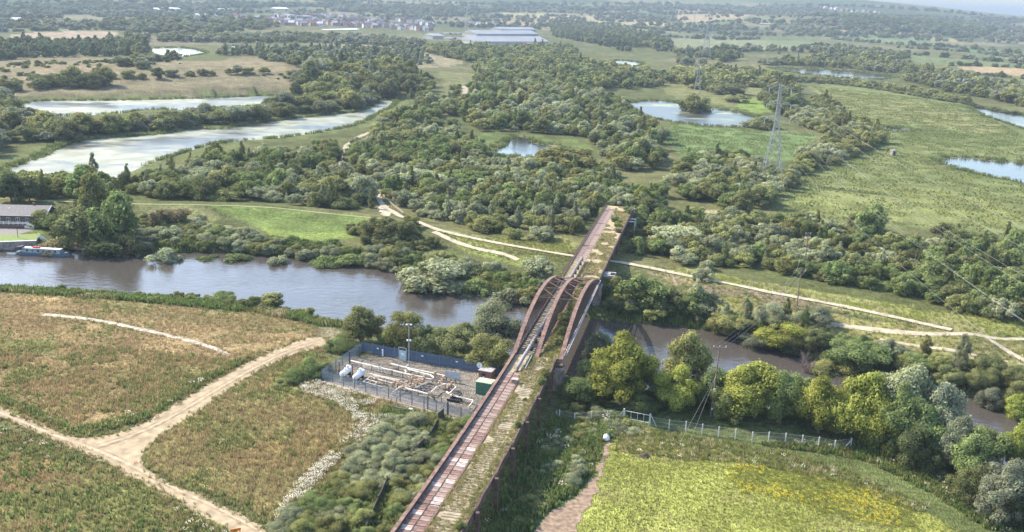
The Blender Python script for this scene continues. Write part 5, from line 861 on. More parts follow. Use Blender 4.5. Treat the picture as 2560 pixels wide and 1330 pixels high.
q_ = G0(*WPX2[-1]) - b0; MB().bar(q_ + np.array([-1.3, -.4, 0]), q_ + np.array([0, 0, 1.6]), .13).build('strut', WCON, wf)
ga, gb = G0(1559, 1050), G0(1624, 1063); gt = tag(empty('field_gate', ga, math.atan2(gb[1] - ga[1], gb[0] - ga[0])), 'white field gate with braced posts in the wire fence', 'gate'); GL = float(np.linalg.norm(gb - ga))
for s, k in ((0, -1), (GL, 1)): MB().box(s - .14, s + .14, -.14, .14, 0, 2.3).build('gate_post', WCON, gt); MB().bar((s + k * 1.3, 0, 0), (s + k * .15, 0, 2.0), .12).build('strut', WCON, gt)
for z in (.45, 1.95): MB().bar((.15, 0, z), (GL - .15, 0, z), .07).build('rail', WHT, gt)
for k in (.03, .27, .52, .76, .97): MB().bar((GL * k, 0, .5), (GL * k, 0, 1.9), .06).build('bar', WHT, gt)
bg_ = tag(empty('dumped_sack', G0(1515, 1100)), 'white dumped sack at the end of bare path', 'sack'); mb = MB().tube([(0, 0, 0), (0, 0, .15), (.05, 0, .6), (0, .05, .95), (0, 0, 1.05)], [.5, .62, .66, .45, .12], 9); mb.v = [(x + g.normal(0, .04), y + g.normal(0, .04), z) for x, y, z in mb.v]; mb.build('bag', WHT, bg_, smooth=True); MB().tube([(0, 0, 1.02), (.12, .05, 1.2)], [.1, .16], 7).build('neck', WHT, bg_)
lg = tag(empty('brush_pile', G0(1610, 1140)), 'grey-brown heap of cut brushwood in the field corner', 'brush pile')
for k in range(26): a = g.uniform(0, 6.28); MB().tube([(math.cos(a) * -.9, math.sin(a) * -.9, .05), (g.normal(0, .2), g.normal(0, .2), .5), (math.cos(a) * .9, math.sin(a) * .9, .15)], .04, 5).build('branch', BARK, lg)
ob = tag(empty('orange_barrier', G0(590, 1335), .4), 'small orange barrier at the track side', 'barrier'); ORG = mat('orange_plastic', (.65, .22, .04), .5); MB().box(-.7, .7, -.05, .05, .5, .9).build('board', ORG, ob); MB().box(-.6, -.5, -.25, .25, 0, .5).build('foot', ORG, ob); MB().box(.5, .6, -.25, .25, 0, .5).build('foot', ORG, ob)
# leafless shrub
dp = G(2012, 960); dt = tag(empty('bare_shrub', dp), 'leafless reddish-grey dead shrub beside the river among green trees', 'shrub'); TW = mat('dead_twig', (.30, .22, .19), .95)
for s_ in range(9):
    a = g.uniform(0, 6.28); tip = np.array([math.cos(a) * g.uniform(1, 2.6), math.sin(a) * g.uniform(1, 2.6), g.uniform(5.5, 7.5)]); stem_ = MB().tube([(0, 0, 0), tip * .5 * np.array([.7, .7, 1]), tip], [.10, .06, .02], 5).build('stem', TW, dt); mb = MB()
    for k in range(34):
        t = g.uniform(.25, 1); p0 = tip * t * np.array([.85 + .15 * t, .85 + .15 * t, 1]); mb.tube([p0, p0 + np.array([g.normal(0, .5), g.normal(0, .5), g.uniform(.5, 1.5)])], [.03, .012], 3, False)
    mb.build('twigs', TW, stem_)['kind'] = 'stuff'

# ------------------------------------------------------------------ poles and pylons
POLE = mat('pole_timber', (.20, .15, .12), .9, var=.3, scale=3); CABLE = mat('cable_alloy', (.30, .30, .29), .6, .2, var=.05)
def upole(bx, by, hpx, label, arm=2.4, extra=False, lean=0.0, mt=POLE):
    b = G(bx, by); dp_ = proj(b)[2]; h = hpx * dp_ / FP / math.cos(math.asin((HC - b[2]) / np.linalg.norm(b - CP))); t = tag(empty('utility_pole', b, 0), label, 'pole', 'timber line poles')
    MB().tube([(0, 0, -.2), (lean, 0, h)], [.17, .12], 8).build('shaft', mt, t)
    if arm:
        MB().box(lean - arm / 2, lean + arm / 2, -.08, .08, h - .35, h - .2).build('crossarm', mt, t)
        for s in (-.45, 0, .45): MB().cyl((lean + arm * s, 0, h - .2), .06, .3, 6).build('insulator', WHT, t)
    t['h'] = h; return t, b, h
p1, b1, h1 = upole(1776, 1042, 172, 'leaning timber pole with crossarm and two stays by the wire fence', 2.5, True, .55)
MB().box(.1, .5, -.35, -.15, 5.2, 5.9).build('control_box', WHT, p1); MB().box(.0, .3, -.3, -.16, 1.6, 1.9).build('warning_plate', SGN, p1)
for px_ in ((1702, 1103), (1720, 1116)): e = G0(*px_) - b1; MB().bar((.4, 0, 8.6), e, .022).build('stay', CABLE, p1)
p2, b2, h2 = upole(1992, 768, 92, 'dark timber pole with crossarm beside the towpath', 2.6); p3, b3, h3 = upole(2012, 660, 78, 'twin timber pole rising out of the thicket behind the towpath pole', 1.6)
p4, b4, h4 = upole(2188, 548, 52, 'thin pole at the pasture edge by a round tree', 1.2); p5, b5, h5 = upole(2282, 690, 56, 'short pole half hidden in the thicket under the wires', 0); p6, b6, h6 = upole(1152, 560, 42, 'slim grey pole in the thicket by the towpath bend', 0)
def span(name, A, Bq, sag, r=.025, n=16):
    t_ = np.linspace(0, 1, n)[:, None]; q_ = np.asarray(A) + (np.asarray(Bq) - np.asarray(A)) * t_; q_[:, 2] -= (4 * sag * t_ * (1 - t_))[:, 0]; return q_
def line(label, spans, r, grp=None, name='overhead_line'):
    A0 = np.asarray(spans[0][0], float); t = tag(empty(name, A0), label, 'cables', grp)
    for A, Bq, sag in spans: MB().tube(span('', A, Bq, sag) - A0, r, 4, False).build('cable', CABLE, t)
    return t
line('three thin wires crossing the river between the two crossarm poles', [(b1 + np.array([.55 + s * 2.4, 0, h1]), b2 + np.array([s * 2.5, 0, h2]), 1.5) for s in (-.45, 0, .45)], .022)
line('wires from the towpath pole into the thicket pole', [(b2 + np.array([s, 0, h2]), b3 + np.array([s * .6, 0, h3]), 1.0) for s in (-1.1, 1.1)], .02)
LAT = mat('pylon_steel', (.33, .34, .35), .55, .4, var=.15)
def pylon_parts(h):
    """lattice tower, h metres high"""
    W0, W1, zt = h * .105, h * .022, h * .60; hw = lambda z: W0 + (W1 - W0) * min(1, z / zt) if z < zt else W1 + (.01 * h - W1) * (z - zt) / (h - zt)
    legs = []
    for sx in (-1, 1):
        for sy in (-1, 1): legs.append(MB().bar((sx * hw(0), sy * hw(0), 0), (sx * hw(zt), sy * hw(zt), zt), h * .005).bar((sx * hw(zt), sy * hw(zt), zt), (sx * hw(h), sy * hw(h), h), h * .0042))
    lev = [0]; 
    while lev[-1] < h * .97: lev.append(min(h * .97, lev[-1] + max(1.9 * hw(lev[-1]), h * .035)))
    br_ = MB(); rr_ = h * .003
    for a, b in zip(lev[:-1], lev[1:]):
        for (ax, s) in ((0, -1), (0, 1), (1, -1), (1, 1)):
            def pt(u, z): w = hw(z); return (u * w, s * w, z) if ax == 0 else (s * w, u * w, z)
            br_.bar(pt(-1, a), pt(1, b), rr_); br_.bar(pt(1, a), pt(-1, b), rr_); br_.bar(pt(-1, b), pt(1, b), rr_)
    arms = []
    for z, w in ((h * .645, h * .125), (h * .80, h * .12), (h * .955, h * .11)):
        for s in (-1, 1):
            m_ = MB(); tip = (s * w, 0, z)
            for sy in (-1, 1): m_.bar((s * hw(z), sy * hw(z), z), tip, rr_); m_.bar((s * hw(z), sy * hw(z), z + h * .04), tip, rr_)
            for k in (.35, .65): m_.bar((s * (hw(z) + (w - hw(z)) * k), 0, z), (s * (hw(z) + (w - hw(z)) * k), 0, z + h * .04 * (1 - k)), rr_)
            arms.append((m_, tip))
    return legs, br_, arms
def pylon(bx, by, top, rz, label):
    b = G(bx, by); dp_ = proj(b)[2]; h = (by - top) * dp_ / FP * 1.02; t = tag(empty('pylon', b, rz), label, 'pylon', 'lattice pylons'); legs, br_, arms = pylon_parts(h)
    for l in legs: l.build('tower_leg', LAT, t)
    br_.build('bracing', LAT, t); tips = []
    for m_, tip in arms:
        a_ = m_.build('crossarm', LAT, t); MB().cyl((tip[0], 0, tip[2] - h * .045), h * .004, h * .045, 6).build('insulator', mat('grey_insulator', (.45, .45, .43), .5), a_); c, s = math.cos(rz), math.sin(rz); tips.append(b + np.array([c * tip[0], s * tip[0], tip[2] - h * .045]))
    tips.append(b + np.array([0, 0, h])); return tips
E2 = np.array([80.0, 60.0]); P1 = G(1927, 453); ln = E2 - P1[:2]; LRZ = math.atan2(ln[1], ln[0]) - math.pi / 2
T1 = pylon(1927, 453, 218, LRZ, 'tall lattice pylon standing in scrub at the pasture edge'); T2 = pylon(1742, 238, 148, LRZ, 'slender lattice pylon behind the island bush'); T3 = pylon(1765, 140, 42, LRZ, 'lattice pylon in the pale field beyond the ponds')
pylon(1167, 80, 20, .5, 'distant pylon beside the factory yard'); pylon(492, 56, -12, .5, 'dark pylon before the white warehouse roof'); pylon(15, 98, 2, .5, 'hazy pylon by the tan field'); pylon(1735, 60, 34, .5, 'far small pylon on the tan hillside')
END = []
for k, tp_ in enumerate(T1): off = tp_ - P1; END.append(np.array([E2[0] + off[0], E2[1] + off[1], off[2]]))
line('power cables sweeping from the tall pylon over pasture and thicket', [(a, b, 7 if k < 6 else 5) for k, (a, b) in enumerate(zip(T1, END))], .015); line('power cables between the tall pylon and the island pylon', [(a, b, 6) for a, b in zip(T2, T1)], .014); line('power cables between the island pylon and the field pylon', [(a, b, 14) for a, b in zip(T3, T2)], .03)
hq = G(2232, 388); sh = tag(empty('stone_hut', hq, .3), 'small grey stone hut standing alone in the pasture', 'hut'); MB().box(-1.2, 1.2, -1.0, 1.0, 0, 2.6).build('wall', STONE, sh); MB().box(-1.4, 1.4, -1.2, 1.2, 2.6, 2.85).build('roof', mat('slab_roof', (.36, .35, .33), .9), sh); MB().box(-.4, .4, -1.03, -1.003, .02, 1.8).build('door', BLACK, sh)

# ------------------------------------------------------------------ moored boat, landing and bungalow
A, Bq = G0(44, 634, ZR), G0(174, 641, ZR); d = (Bq - A)[:2]; BL = float(np.linalg.norm(d)); bt = tag(empty('narrowboat', (*(A[:2] + d / 2), ZR), math.atan2(d[1], d[0])), 'blue narrowboat with pale roof moored by the stone wall', 'boat'); HULL = mat('boat_hull', (.10, .145, .18), .5, var=.2); CABB = mat('boat_cabin', (.27, .32, .35), .5, var=.25); ROOF = mat('boat_roof', (.58, .52, .47), .7, var=.2); GLS = mat('dark_glass', (.03, .035, .04), .1)
bt.scale = (1, 1.15, 1.32); hl = BL / 2; V = []; F = []; prof = [(-hl, .55), (-hl + .6, .95), (-hl + 1.4, 1.05), (hl - 2.6, 1.05), (hl - 1.2, .8), (hl, .12)]
for x, w in prof: V += [(x, -w * .9, -.3), (x, w * .9, -.3), (x, w, .62 + (.25 if x > hl - 1.5 else 0)), (x, -w, .62 + (.25 if x > hl - 1.5 else 0))]
for i in range(len(prof) - 1):
    a = 4 * i; F += [(a, a + 4, a + 5, a + 1), (a + 1, a + 5, a + 6, a + 2), (a + 2, a + 6, a + 7, a + 3), (a + 3, a + 7, a + 4, a)]
F += [(0, 1, 2, 3), (23, 22, 21, 20)]; MB().add(V, F).build('hull', HULL, bt)
x0, x1 = -hl + 2.2, hl - 2.4; MB().add([(x0, -.88, .63), (x1, -.88, .63), (x1, .88, .63), (x0, .88, .63), (x0, -.72, 1.55), (x1, -.72, 1.55), (x1, .72, 1.55), (x0, .72, 1.55)], [(0, 1, 5, 4), (1, 2, 6, 5), (2, 3, 7, 6), (3, 0, 4, 7), (4, 5, 6, 7)]).build('cabin', CABB, bt)
MB().box(x0 - .05, x1 + .05, -.76, .76, 1.553, 1.62).build('roof', ROOF, bt); MB().box(x0 + 2.9, x0 + 5.0, -.3, .3, 1.623, 1.9).build('roof_locker', mat('red_cover', (.42, .07, .07), .7), bt); MB().box(x0 + .3, x0 + 2.2, -.35, .35, 1.623, 1.75).build('roof_box', WHT, bt)
for k in range(6): xx = x0 + 1.2 + k * (x1 - x0 - 2) / 5.5; MB().box(xx, xx + .55, -.90, -.78, .95, 1.3).build('window', GLS if k != 1 else mat('brown_panel', (.2, .13, .09)), bt)
MB().add([(-hl + .1, -.95, 1.7), (x0, -.95, 1.95), (x0, .95, 1.95), (-hl + .1, .95, 1.7), (-hl + .1, -1.0, 1.25), (x0, -1.0, 1.3), (x0, 1.0, 1.3), (-hl + .1, 1.0, 1.25)], [(0, 1, 2, 3), (0, 4, 5, 1), (2, 6, 7, 3), (0, 3, 7, 4)]).build('canopy', mat('canopy_cloth', (.06, .06, .075), .9), bt)
for s in (-.85, .85): MB().bar((-hl + .3, s, .6), (-hl + .3, s, 1.7), .06).build('canopy_pole', BLACK, bt)
tn_ = tag(empty('tender', G0(30, 636, ZR), math.atan2(d[1], d[0])), 'small pale dinghy tied behind the narrowboat', 'dinghy'); MB().add([(-1.3, -.3, 0), (1.2, -.55, 0), (1.2, .55, 0), (-1.3, .3, 0), (-1.5, -.38, .4), (1.3, -.65, .4), (1.3, .65, .4), (-1.5, .38, .4)], [(0, 3, 2, 1), (0, 1, 5, 4), (1, 2, 6, 5), (2, 3, 7, 6), (3, 0, 4, 7)]).build('hull', WHT, tn_); MB().box(-.2, .1, -.5, .5, .25, .3).build('thwart', TIMB, tn_)
wa, wb = G0(-60, 628, ZR), G0(93, 622, ZR); wt = 1.9; d = (wb - wa)[:2]; L_ = float(np.linalg.norm(d)); mw = tag(empty('mooring_wall', (wa[0], wa[1], ZR - 2), math.atan2(d[1], d[0])), 'stone mooring wall above the narrowboat', 'wall'); MB().box(0, L_, -.2, 5, 0, 2 + 2.5).build('wall', STONE, mw); MB().box(-.1, L_ + .1, -.32, .5, 4.5, 4.68).build('coping', WCON, mw)
lawn = MB().box(.1, L_ - .1, .55, 9, 4.3, 4.66).build('lawn', mat('mown_lawn', (.16, .21, .06), .95, var=.2, scale=2), mw)
st_ = tag(empty('river_steps', G0(96, 592, .2), math.atan2(d[1], d[0])), 'white-railed steps leading down to the jetty', 'steps'); TH = -2.2
for s in (0, .9): MB().bar((0, -s, .2), (3.0, -s - 1.2, TH), .2).build('stringer', GALV, st_); MB().bar((0, -s, 1.2), (3.0, -s - 1.2, TH + 1.0), .11).build('hand_rail', WHT, st_); MB().bar((0, -s, .75), (3.0, -s - 1.2, TH + .5), .08).build('mid_rail', WHT, st_)
for k in range(8): t = (k + .5) / 8; MB().box(3 * t - .13, 3 * t + .13, -.9 - 1.2 * t, -1.2 * t, .2 + (TH - .2) * t, .26 + (TH - .2) * t).build('tread', GALV, st_)
ja, jb = G0(104, 612, -1.5), G0(226, 622, -1.5); d = (jb - ja)[:2]; L_ = float(np.linalg.norm(d)); jt = tag(empty('jetty', (ja[0], ja[1], -1.5), math.atan2(d[1], d[0])), 'low weathered timber jetty along the bank beside the boat', 'jetty')
for k in range(int(L_ / .5)): MB().box(k * .5, k * .5 + .46, -.6, .6, 0, .08).build('plank', mat('jetty_boards', (.27, .22, .18), .9, var=.3, scale=3), jt)
MB().box(0, L_, -.66, -.6, -.5, .06).build('fascia', mat('jetty_boards', (.27, .22, .18)), jt)
for k in range(6): MB().box(k * L_ / 5 - .1, k * L_ / 5 + .1, -.55, -.35, -2.5, -.01).build('pile', RUSTD, jt)
lpq = G0(45, 593, .3); sp_ = tag(empty('lifebuoy_post', lpq), 'dark post with a board on the mooring lawn', 'post'); MB().bar((0, 0, -.2), (0, 0, 3.6), .12).build('shaft', BLACK, sp_); MB().box(-.32, .32, -.12, .12, 2.7, 3.6).build('board', mat('plum_board', (.10, .06, .08), .7), sp_)
fa, fb = G0(-70, 562, .3), G0(114, 566, .3); d = (fb - fa)[:2]; L_ = float(np.linalg.norm(d)); bw = tag(empty('bungalow', (fa[0], fa[1], .3), math.atan2(d[1], d[0])), 'long low brick bungalow with grey slate roof above the mooring', 'building'); DPT = 8.0; WB = mat('brown_brick', (.15, .105, .085), .9, var=.3, scale=4); SLT = mat('slate', (.15, .138, .142), .7, var=.2, scale=1.5)
MB().box(0, L_, 0, DPT, 0, 3.6).build('wall', WB, bw); e = .7
MB().add([(-e, -e, 3.5), (L_ + e, -e, 3.5), (L_ + e, DPT / 2, 5.9), (-e, DPT / 2, 5.9), (L_ + e, DPT + e, 3.5), (-e, DPT + e, 3.5), (-e, -e, 3.66), (L_ + e, -e, 3.66), (L_ + e, DPT / 2, 6.06), (-e, DPT / 2, 6.06), (L_ + e, DPT + e, 3.66), (-e, DPT + e, 3.66)], [(6, 7, 8, 9), (9, 8, 10, 11), (3, 2, 1, 0), (5, 4, 2, 3), (0, 1, 7, 6), (4, 5, 11, 10), (1, 2, 8, 7), (2, 4, 10, 8), (0, 6, 9, 3), (3, 9, 11, 5)]).build('roof', SLT, bw)
MB().add([(L_ + .01, 0, 3.6), (L_ + .01, DPT, 3.6), (L_ + .01, DPT / 2, 5.75)], [(0, 1, 2)]).build('gable', WB, bw); MB().bar((L_ + e + .06, -e, 3.6), (L_ + e + .06, DPT / 2, 6.0), .1, .25).build('barge_board', WHT, bw); MB().bar((L_ + e + .06, DPT + e, 3.6), (L_ + e + .06, DPT / 2, 6.0), .1, .25).build('barge_board', WHT, bw); MB().box(-e, L_ + e, -e - .12, -e - .005, 3.45, 3.62).build('gutter', WHT, bw)
for k, xx in enumerate(np.arange(L_ - 2.6, 1.5, -3.0)):
    w_ = MB().box(xx - .6, xx + .6, -.09, -.01, 1.5, 2.7).build('window', WHT, bw)
    for s in (-1, 1): MB().box(xx + s * .29 - .23, xx + s * .29 + .23, -.12, -.095, 1.6, 2.6).build('pane', GLS, w_)
MB().box(L_ + .005, L_ + .08, 2.6, 5.2, .6, 2.9).build('window', mat('pale_frame', (.5, .55, .56)), bw); MB().box(L_ + .085, L_ + .11, 3.3, 4.5, .7, 2.7).build('pane', GLS, bw)
for xx in (L_ - 12, L_ - 20): MB().box(xx - .25, xx + .25, 2.2, 2.5, 4.9, 5.3).build('roof_vent', WHT, bw)
MB().box(L_ - 5.6, L_ - 4.9, 4.2, 4.9, 5.7, 6.7).build('chimney', WB, bw)
dk = tag(empty('raised_deck', (fa[0], fa[1], .3), math.atan2(d[1], d[0])), 'white-railed raised terrace and stairs in front of bungalow', 'terrace'); MB().box(L_ - 24, L_ - 5.2, -2.4, -.15, .0, .9).build('floor', WB, dk)
for z in (1.35, 1.75): MB().bar((L_ - 24, -2.4, z), (L_ - 5.2, -2.4, z), .12).build('rail', WHT, dk); MB().bar((L_ - 5.2, -2.3, z), (L_ - 2.0, -3.6, z - .9), .12).build('stair_rail', WHT, dk); MB().bar((L_ - 5.2, -1.3, z), (L_ - 2.0, -2.6, z - .9), .12).build('stair_rail', WHT, dk)
for xx in np.arange(L_ - 24, L_ - 5, 1.5): MB().box(xx - .07, xx + .07, -2.46, -2.34, .9, 1.95).build('baluster', WHT, dk)
for k in range(5): MB().box(L_ - 5.2 + k * .62, L_ - 4.6 + k * .62, -3.2 - k * .15, -1.6 - k * .15, 0, .8 - k * .16).build('step', WCON, dk)
# towpath rail, signs by the junction
tr = [G(*q_) for q_ in [(945, 478), (962, 498), (985, 520), (1008, 537)]]; tf = tag(empty('path_railing', tr[0]), 'pale timber railing along the edge of path junction', 'railing'); PT = mat('pale_timber', (.42, .36, .27), .9)
for a, b in zip(tr[:-1], tr[1:]):
    a = a - tr[0]; b = b - tr[0]; MB().bar(a + np.array([0, 0, 1.1]), b + np.array([0, 0, 1.1]), .14).build('rail', PT, tf); MB().bar(a + np.array([0, 0, .6]), b + np.array([0, 0, .6]), .12).build('rail', PT, tf)
    for k in range(4): c = a + (b - a) * k / 4; MB().box(c[0] - .08, c[0] + .08, c[1] - .08, c[1] + .08, -.2, 1.2).build('post', PT, tf)

# ------------------------------------------------------------------ factory, yard and town far away
ROOFG = mat('sheet_roof', (.29, .29, .30), .55, .1, var=.12, scale=.05); CLAD = mat('pale_cladding', (.36, .37, .34), .7, var=.12, scale=.05); CLADD = mat('grey_cladding', (.30, .32, .32), .7, var=.15, scale=.05)
def shed(px0, px1, by, hpx, dpt, label, m=CLAD, rm=ROOFG, skew=0.0, bays=6):
    a, b = G(px0, by), G(px1, by + skew); d = (b - a)[:2]; L_ = float(np.linalg.norm(d)); h = hpx * proj(a)[2] / FP; t = tag(empty('factory_hall', (a[0], a[1], min(a[2], b[2]) - .5), math.atan2(d[1], d[0])), label, 'building', 'factory halls')
    MB().box(0, L_, 0, dpt, 0, h).build('wall', m, t); r_ = h + dpt * .13
    MB().add([(-.6, -.6, h + .02), (L_ + .6, -.6, h + .02), (L_ + .6, dpt / 2, r_), (-.6, dpt / 2, r_), (L_ + .6, dpt + .6, h + .02), (-.6, dpt + .6, h + .02)], [(0, 1, 2, 3), (3, 2, 4, 5), (0, 3, 5), (1, 4, 2)]).build('roof', rm, t)
    for k in range(bays): xx = L_ * (k + .5) / bays; MB().box(xx - L_ / bays * .22, xx + L_ / bays * .22, -.25, -.02, 0, h * .5).build('loading_door', CLADD if k % 2 else CLAD, t)
    return t
shed(1186, 1372, 112, 9, 60, 'long pale factory hall with grey roof at the wood edge'); shed(1192, 1345, 92, 8, 50, 'second pale factory hall behind the long one'); shed(1252, 1340, 80, 7, 40, 'pale-topped factory block at the back', CLAD, ROOFG, bays=4); shed(1082, 1108, 98, 9, 30, 'grey store building in the factory yard', CLADD, CLADD, bays=2)
shed(812, 898, 75, 2.5, 16, 'long white greenhouse roof before the town', WHT, mat('white_roof', (.75, .78, .78), .5), bays=5); shed(498, 545, 40, 2, 40, 'long white warehouse roof beside the dark pylon', CLADD, mat('white_roof', (.75, .78, .78)), bays=3); shed(555, 580, 28, 2, 50, 'pale warehouse behind the white warehouse roof', CLADD, mat('white_roof', (.75, .78, .78)), bays=2); shed(690, 722, 24, 2.5, 40, 'bright warehouse at the town edge', CLADD, mat('white_roof', (.75, .78, .78)), bays=2)
shed(365, 400, 25, 2, 40, 'pale shed among trees west of the dark pylon', CLADD, mat('white_roof', (.75, .78, .78)), bays=2); shed(415, 452, 24, 2, 40, 'pale shed nearer the dark pylon', CLADD, mat('white_roof', (.75, .78, .78)), bays=2); shed(0, 25, 42, 2, 40, 'white shed beside the hazy pylon', CLADD, mat('white_roof', (.75, .78, .78)), bays=2); shed(38, 60, 50, 2, 30, 'white shed under the far wood', CLADD, mat('white_roof', (.75, .78, .78)), bays=2)
shed(1900, 1925, 62, 3, 20, 'small pale barn on the wooded hillside', CLADD, ROOFG, bays=2)
TRL = [MB().box(0, 12, 0, 2.6, 1.0, 3.9).mesh('body', m) for m in (WHT, mat('silver_trailer', (.5, .52, .54), .4, .3), mat('red_trailer', (.40, .12, .09), .6))]; WHE = MB().box(8, 11, .1, 2.5, 0, 1.0).mesh('bogie', BLACK)
k = 0
OD2 = ['first', 'second', 'third', 'fourth', 'fifth', 'sixth', 'seventh', 'eighth', 'ninth', 'tenth', 'eleventh', 'twelfth', 'thirteenth', 'fourteenth', 'fifteenth', 'sixteenth']
ODN = ['first', 'second', 'third', 'fourth', 'fifth', 'sixth', 'seventh', 'eighth', 'ninth', 'tenth']
for row, (ya, xa, xb, n, wh) in enumerate([(86, 1108, 1165, 9, 'the back row of factory yard'), (93, 1060, 1095, 6, 'the west corner of factory yard'), (99, 1112, 1160, 8, 'the middle row of factory yard'), (106, 1130, 1180, 9, 'the front row of factory yard'), (113, 1300, 1345, 6, 'the front of the long factory hall')]):
    for i in range(n):
        q_ = G(xa + (xb - xa) * i / (n - 1), ya); cm = ('white', 'silver', 'red')[(row * 3 + i * 5) % 7 % 3]; t = tag(empty('trailer', q_, g.uniform(-.3, .6)), '%s lorry trailer, %s from the west in %s' % (cm, ODN[i], wh), 'trailer', 'lorry trailers in the factory yard'); link('body', TRL[('white', 'silver', 'red').index(cm)], t); link('bogie', WHE, t)
HW = [mat('house_brick', (.36, .22, .17), .9, var=.2), mat('house_render', (.60, .56, .52), .9, var=.1)]; HR = [mat('tile_red', (.28, .15, .12), .8, var=.2), mat('tile_grey', (.30, .28, .28), .8, var=.2), mat('tile_pale', (.62, .54, .50), .7, var=.2)]
HWM = [MB().add([(0, 0, 0), (9, 0, 0), (9, 8, 0), (0, 8, 0), (0, 0, 5.2), (9, 0, 5.2), (9, 8, 5.2), (0, 8, 5.2), (0, 4, 8), (9, 4, 8)], [(0, 1, 5, 4), (1, 2, 6, 9, 5), (2, 3, 7, 6), (3, 0, 4, 8, 7)]).mesh('house', m) for m in HW]; HRM = [MB().add([(-.4, -.5, 5.0), (9.4, -.5, 5.0), (9.4, 4, 8.3), (-.4, 4, 8.3), (9.4, 8.5, 5.0), (-.4, 8.5, 5.0)], [(0, 1, 2, 3), (3, 2, 4, 5)]).mesh('roof', m) for m in HR]
wnm = MB().box(1.2, 2.6, -.06, -.01, 3.2, 4.5).box(6.2, 7.6, -.06, -.01, 3.2, 4.5).box(1.2, 3.0, -.06, -.01, .8, 2.3).mesh('windows', GLS)
for row, (xa, ya, xb, yb, n, wh, rz) in enumerate([(700, 62, 800, 66, 16, 'the brick row above the greenhouse', .6), (735, 50, 860, 60, 16, 'the upper town row', .9), (820, 62, 930, 70, 16, 'the row east of the greenhouse', .8), (855, 50, 960, 58, 13, 'the pale-gabled row under the hill', 1.0), (930, 62, 1000, 74, 14, 'the estate nearest the woods', .9), (985, 52, 1080, 66, 12, 'the row towards the factory', 1.0), (580, 44, 700, 56, 11, 'the loose row by the warehouses', .5), (1150, 62, 1240, 68, 9, 'the row behind the factory pylon', .9), (2050, 22, 2200, 34, 12, 'the far hill village', .7), (690, 44, 775, 50, 12, 'the upper western terrace', .7), (760, 41, 900, 48, 14, 'the hillside terrace under woods', .9), (880, 64, 1000, 73, 14, 'the middle estate row', 1.0), (1000, 71, 1072, 79, 10, 'the lane beside greenhouse wood', .8), (700, 57, 830, 62, 14, 'the row behind the greenhouse', .8)]):
    for i in range(n):
        t_ = i / (n - 1); q_ = G(xa + (xb - xa) * t_ + g.uniform(-3, 3), ya + (yb - ya) * t_ + g.uniform(-1.5, 1.5)); a_, b_ = int(g.integers(2)), int(g.integers(3)); k_ = 1.5
        h_ = link('house', HWM[a_], None, (q_[0], q_[1], q_[2] - .2), rz + g.normal(0, .25), (k_,) * 3); link('roof', HRM[b_], h_); link('windows', wnm, h_)
        tag(h_, '%s house with %s roof, %s house along %s' % (('brick', 'rendered')[a_], ('red tiled', 'grey', 'pale')[b_], OD2[i], wh), 'house', 'houses of the far town')

# ------------------------------------------------------------------ plants: build the 300 largest trees and shrubs as things, the rest as masses
P_ = np.array([(p[0], p[1], p[2], p[3]) for p in PLANTS]); PZ = height(P_[:, 0], P_[:, 1]); PP = np.stack([P_[:, 0], P_[:, 1], PZ], 1)
q = PP - CP; dep = q @ FW; PXX = 1280 + FP * (q @ CR) / dep; PYY = 665 - FP * (q @ CU) / dep
app = np.sqrt(P_[:, 2] * P_[:, 3]) * FP / dep
vis = (PXX > -40) & (PXX < 2600) & (PYY > -20) & (PYY < 1380) & (dep > 20)
istree = np.array([p[3] > 5.6 and p[4] in ('broad', 'spread', 'column') for p in PLANTS])
lodk = np.where(dep < 235, 0, np.where(dep < 850, 1, 2)); LN = ['near', 'mid', 'far']
single = np.array([p[6].startswith('single') for p in PLANTS])
order = np.argsort(-(app + 1e4 * single)); pick_t = [i for i in order if istree[i] and vis[i]][:290]; pick_s = [i for i in order if not istree[i] and vis[i]][:290]
ANCH = [('the far end of the viaduct', (1545, 520)), ('the algae-covered pond', (400, 390)), ('the upper reed pond', (400, 265)), ('the pond with an island bush', (1700, 285)), ('the small pond in the thicket', (1310, 370)), ('the tall pylon', (1925, 440)),
        ('the path junction', (960, 525)), ('the towpath bend', (1150, 585)), ('the moored narrowboat', (110, 630)), ('the bungalow', (60, 540)), ('the bright flood bank', (760, 570)), ('the rusty arches', (1400, 760)), ('the rusty arches on the far bank', (1520, 720)),
        ('the steel pole beside the towpath', (1995, 740)), ('the stone hut in the pasture', (2232, 385)), ('the muddy pond', (2450, 420)), ('the fork of pale paths', (2470, 845)), ('the leaning pole with crossarm', (1790, 1000)), ('the white field gate', (1590, 1045)), ('the wire fence end', (2130, 1110)),
        ('the buttercup field', (2300, 1220)), ('the gas compound', (1000, 930)), ('the brick kiosk', (1215, 935)), ('the sandy track fork', (330, 1120)), ('the near viaduct columns', (1250, 1170)), ('the white flowers', (930, 1080)), ('the scrub path', (850, 400)), ('the grassy rise', (1150, 250)), ('the dark hedge', (2200, 230)), ('the factory', (1280, 105)), ('the moor pond', (440, 130)), ('the pasture corner', (2160, 560)), ('the wires over the thicket', (2400, 680)), ('the hawthorn corner', (1650, 590)), ('the meadow river edge', (620, 765)), ('the hedge pond', (2080, 182)), ('the willow strip', (500, 290)), ('the poplar', (235, 440)), ('the reedy bay', (960, 265)), ('the marsh field', (1820, 350))]
AX = np.array([a[1] for a in ANCH], float)
ORD = ['first', 'second', 'third', 'fourth', 'fifth', 'sixth', 'seventh', 'eighth', 'ninth', 'tenth', 'eleventh', 'twelfth', 'thirteenth', 'fourteenth', 'fifteenth', 'sixteenth', 'seventeenth', 'eighteenth', 'nineteenth', 'twentieth']
FORMW = {'dome': 'rounded', 'spread': 'spreading', 'mound': 'low', 'broad': 'full-crowned', 'column': 'slender'}
buck = {}
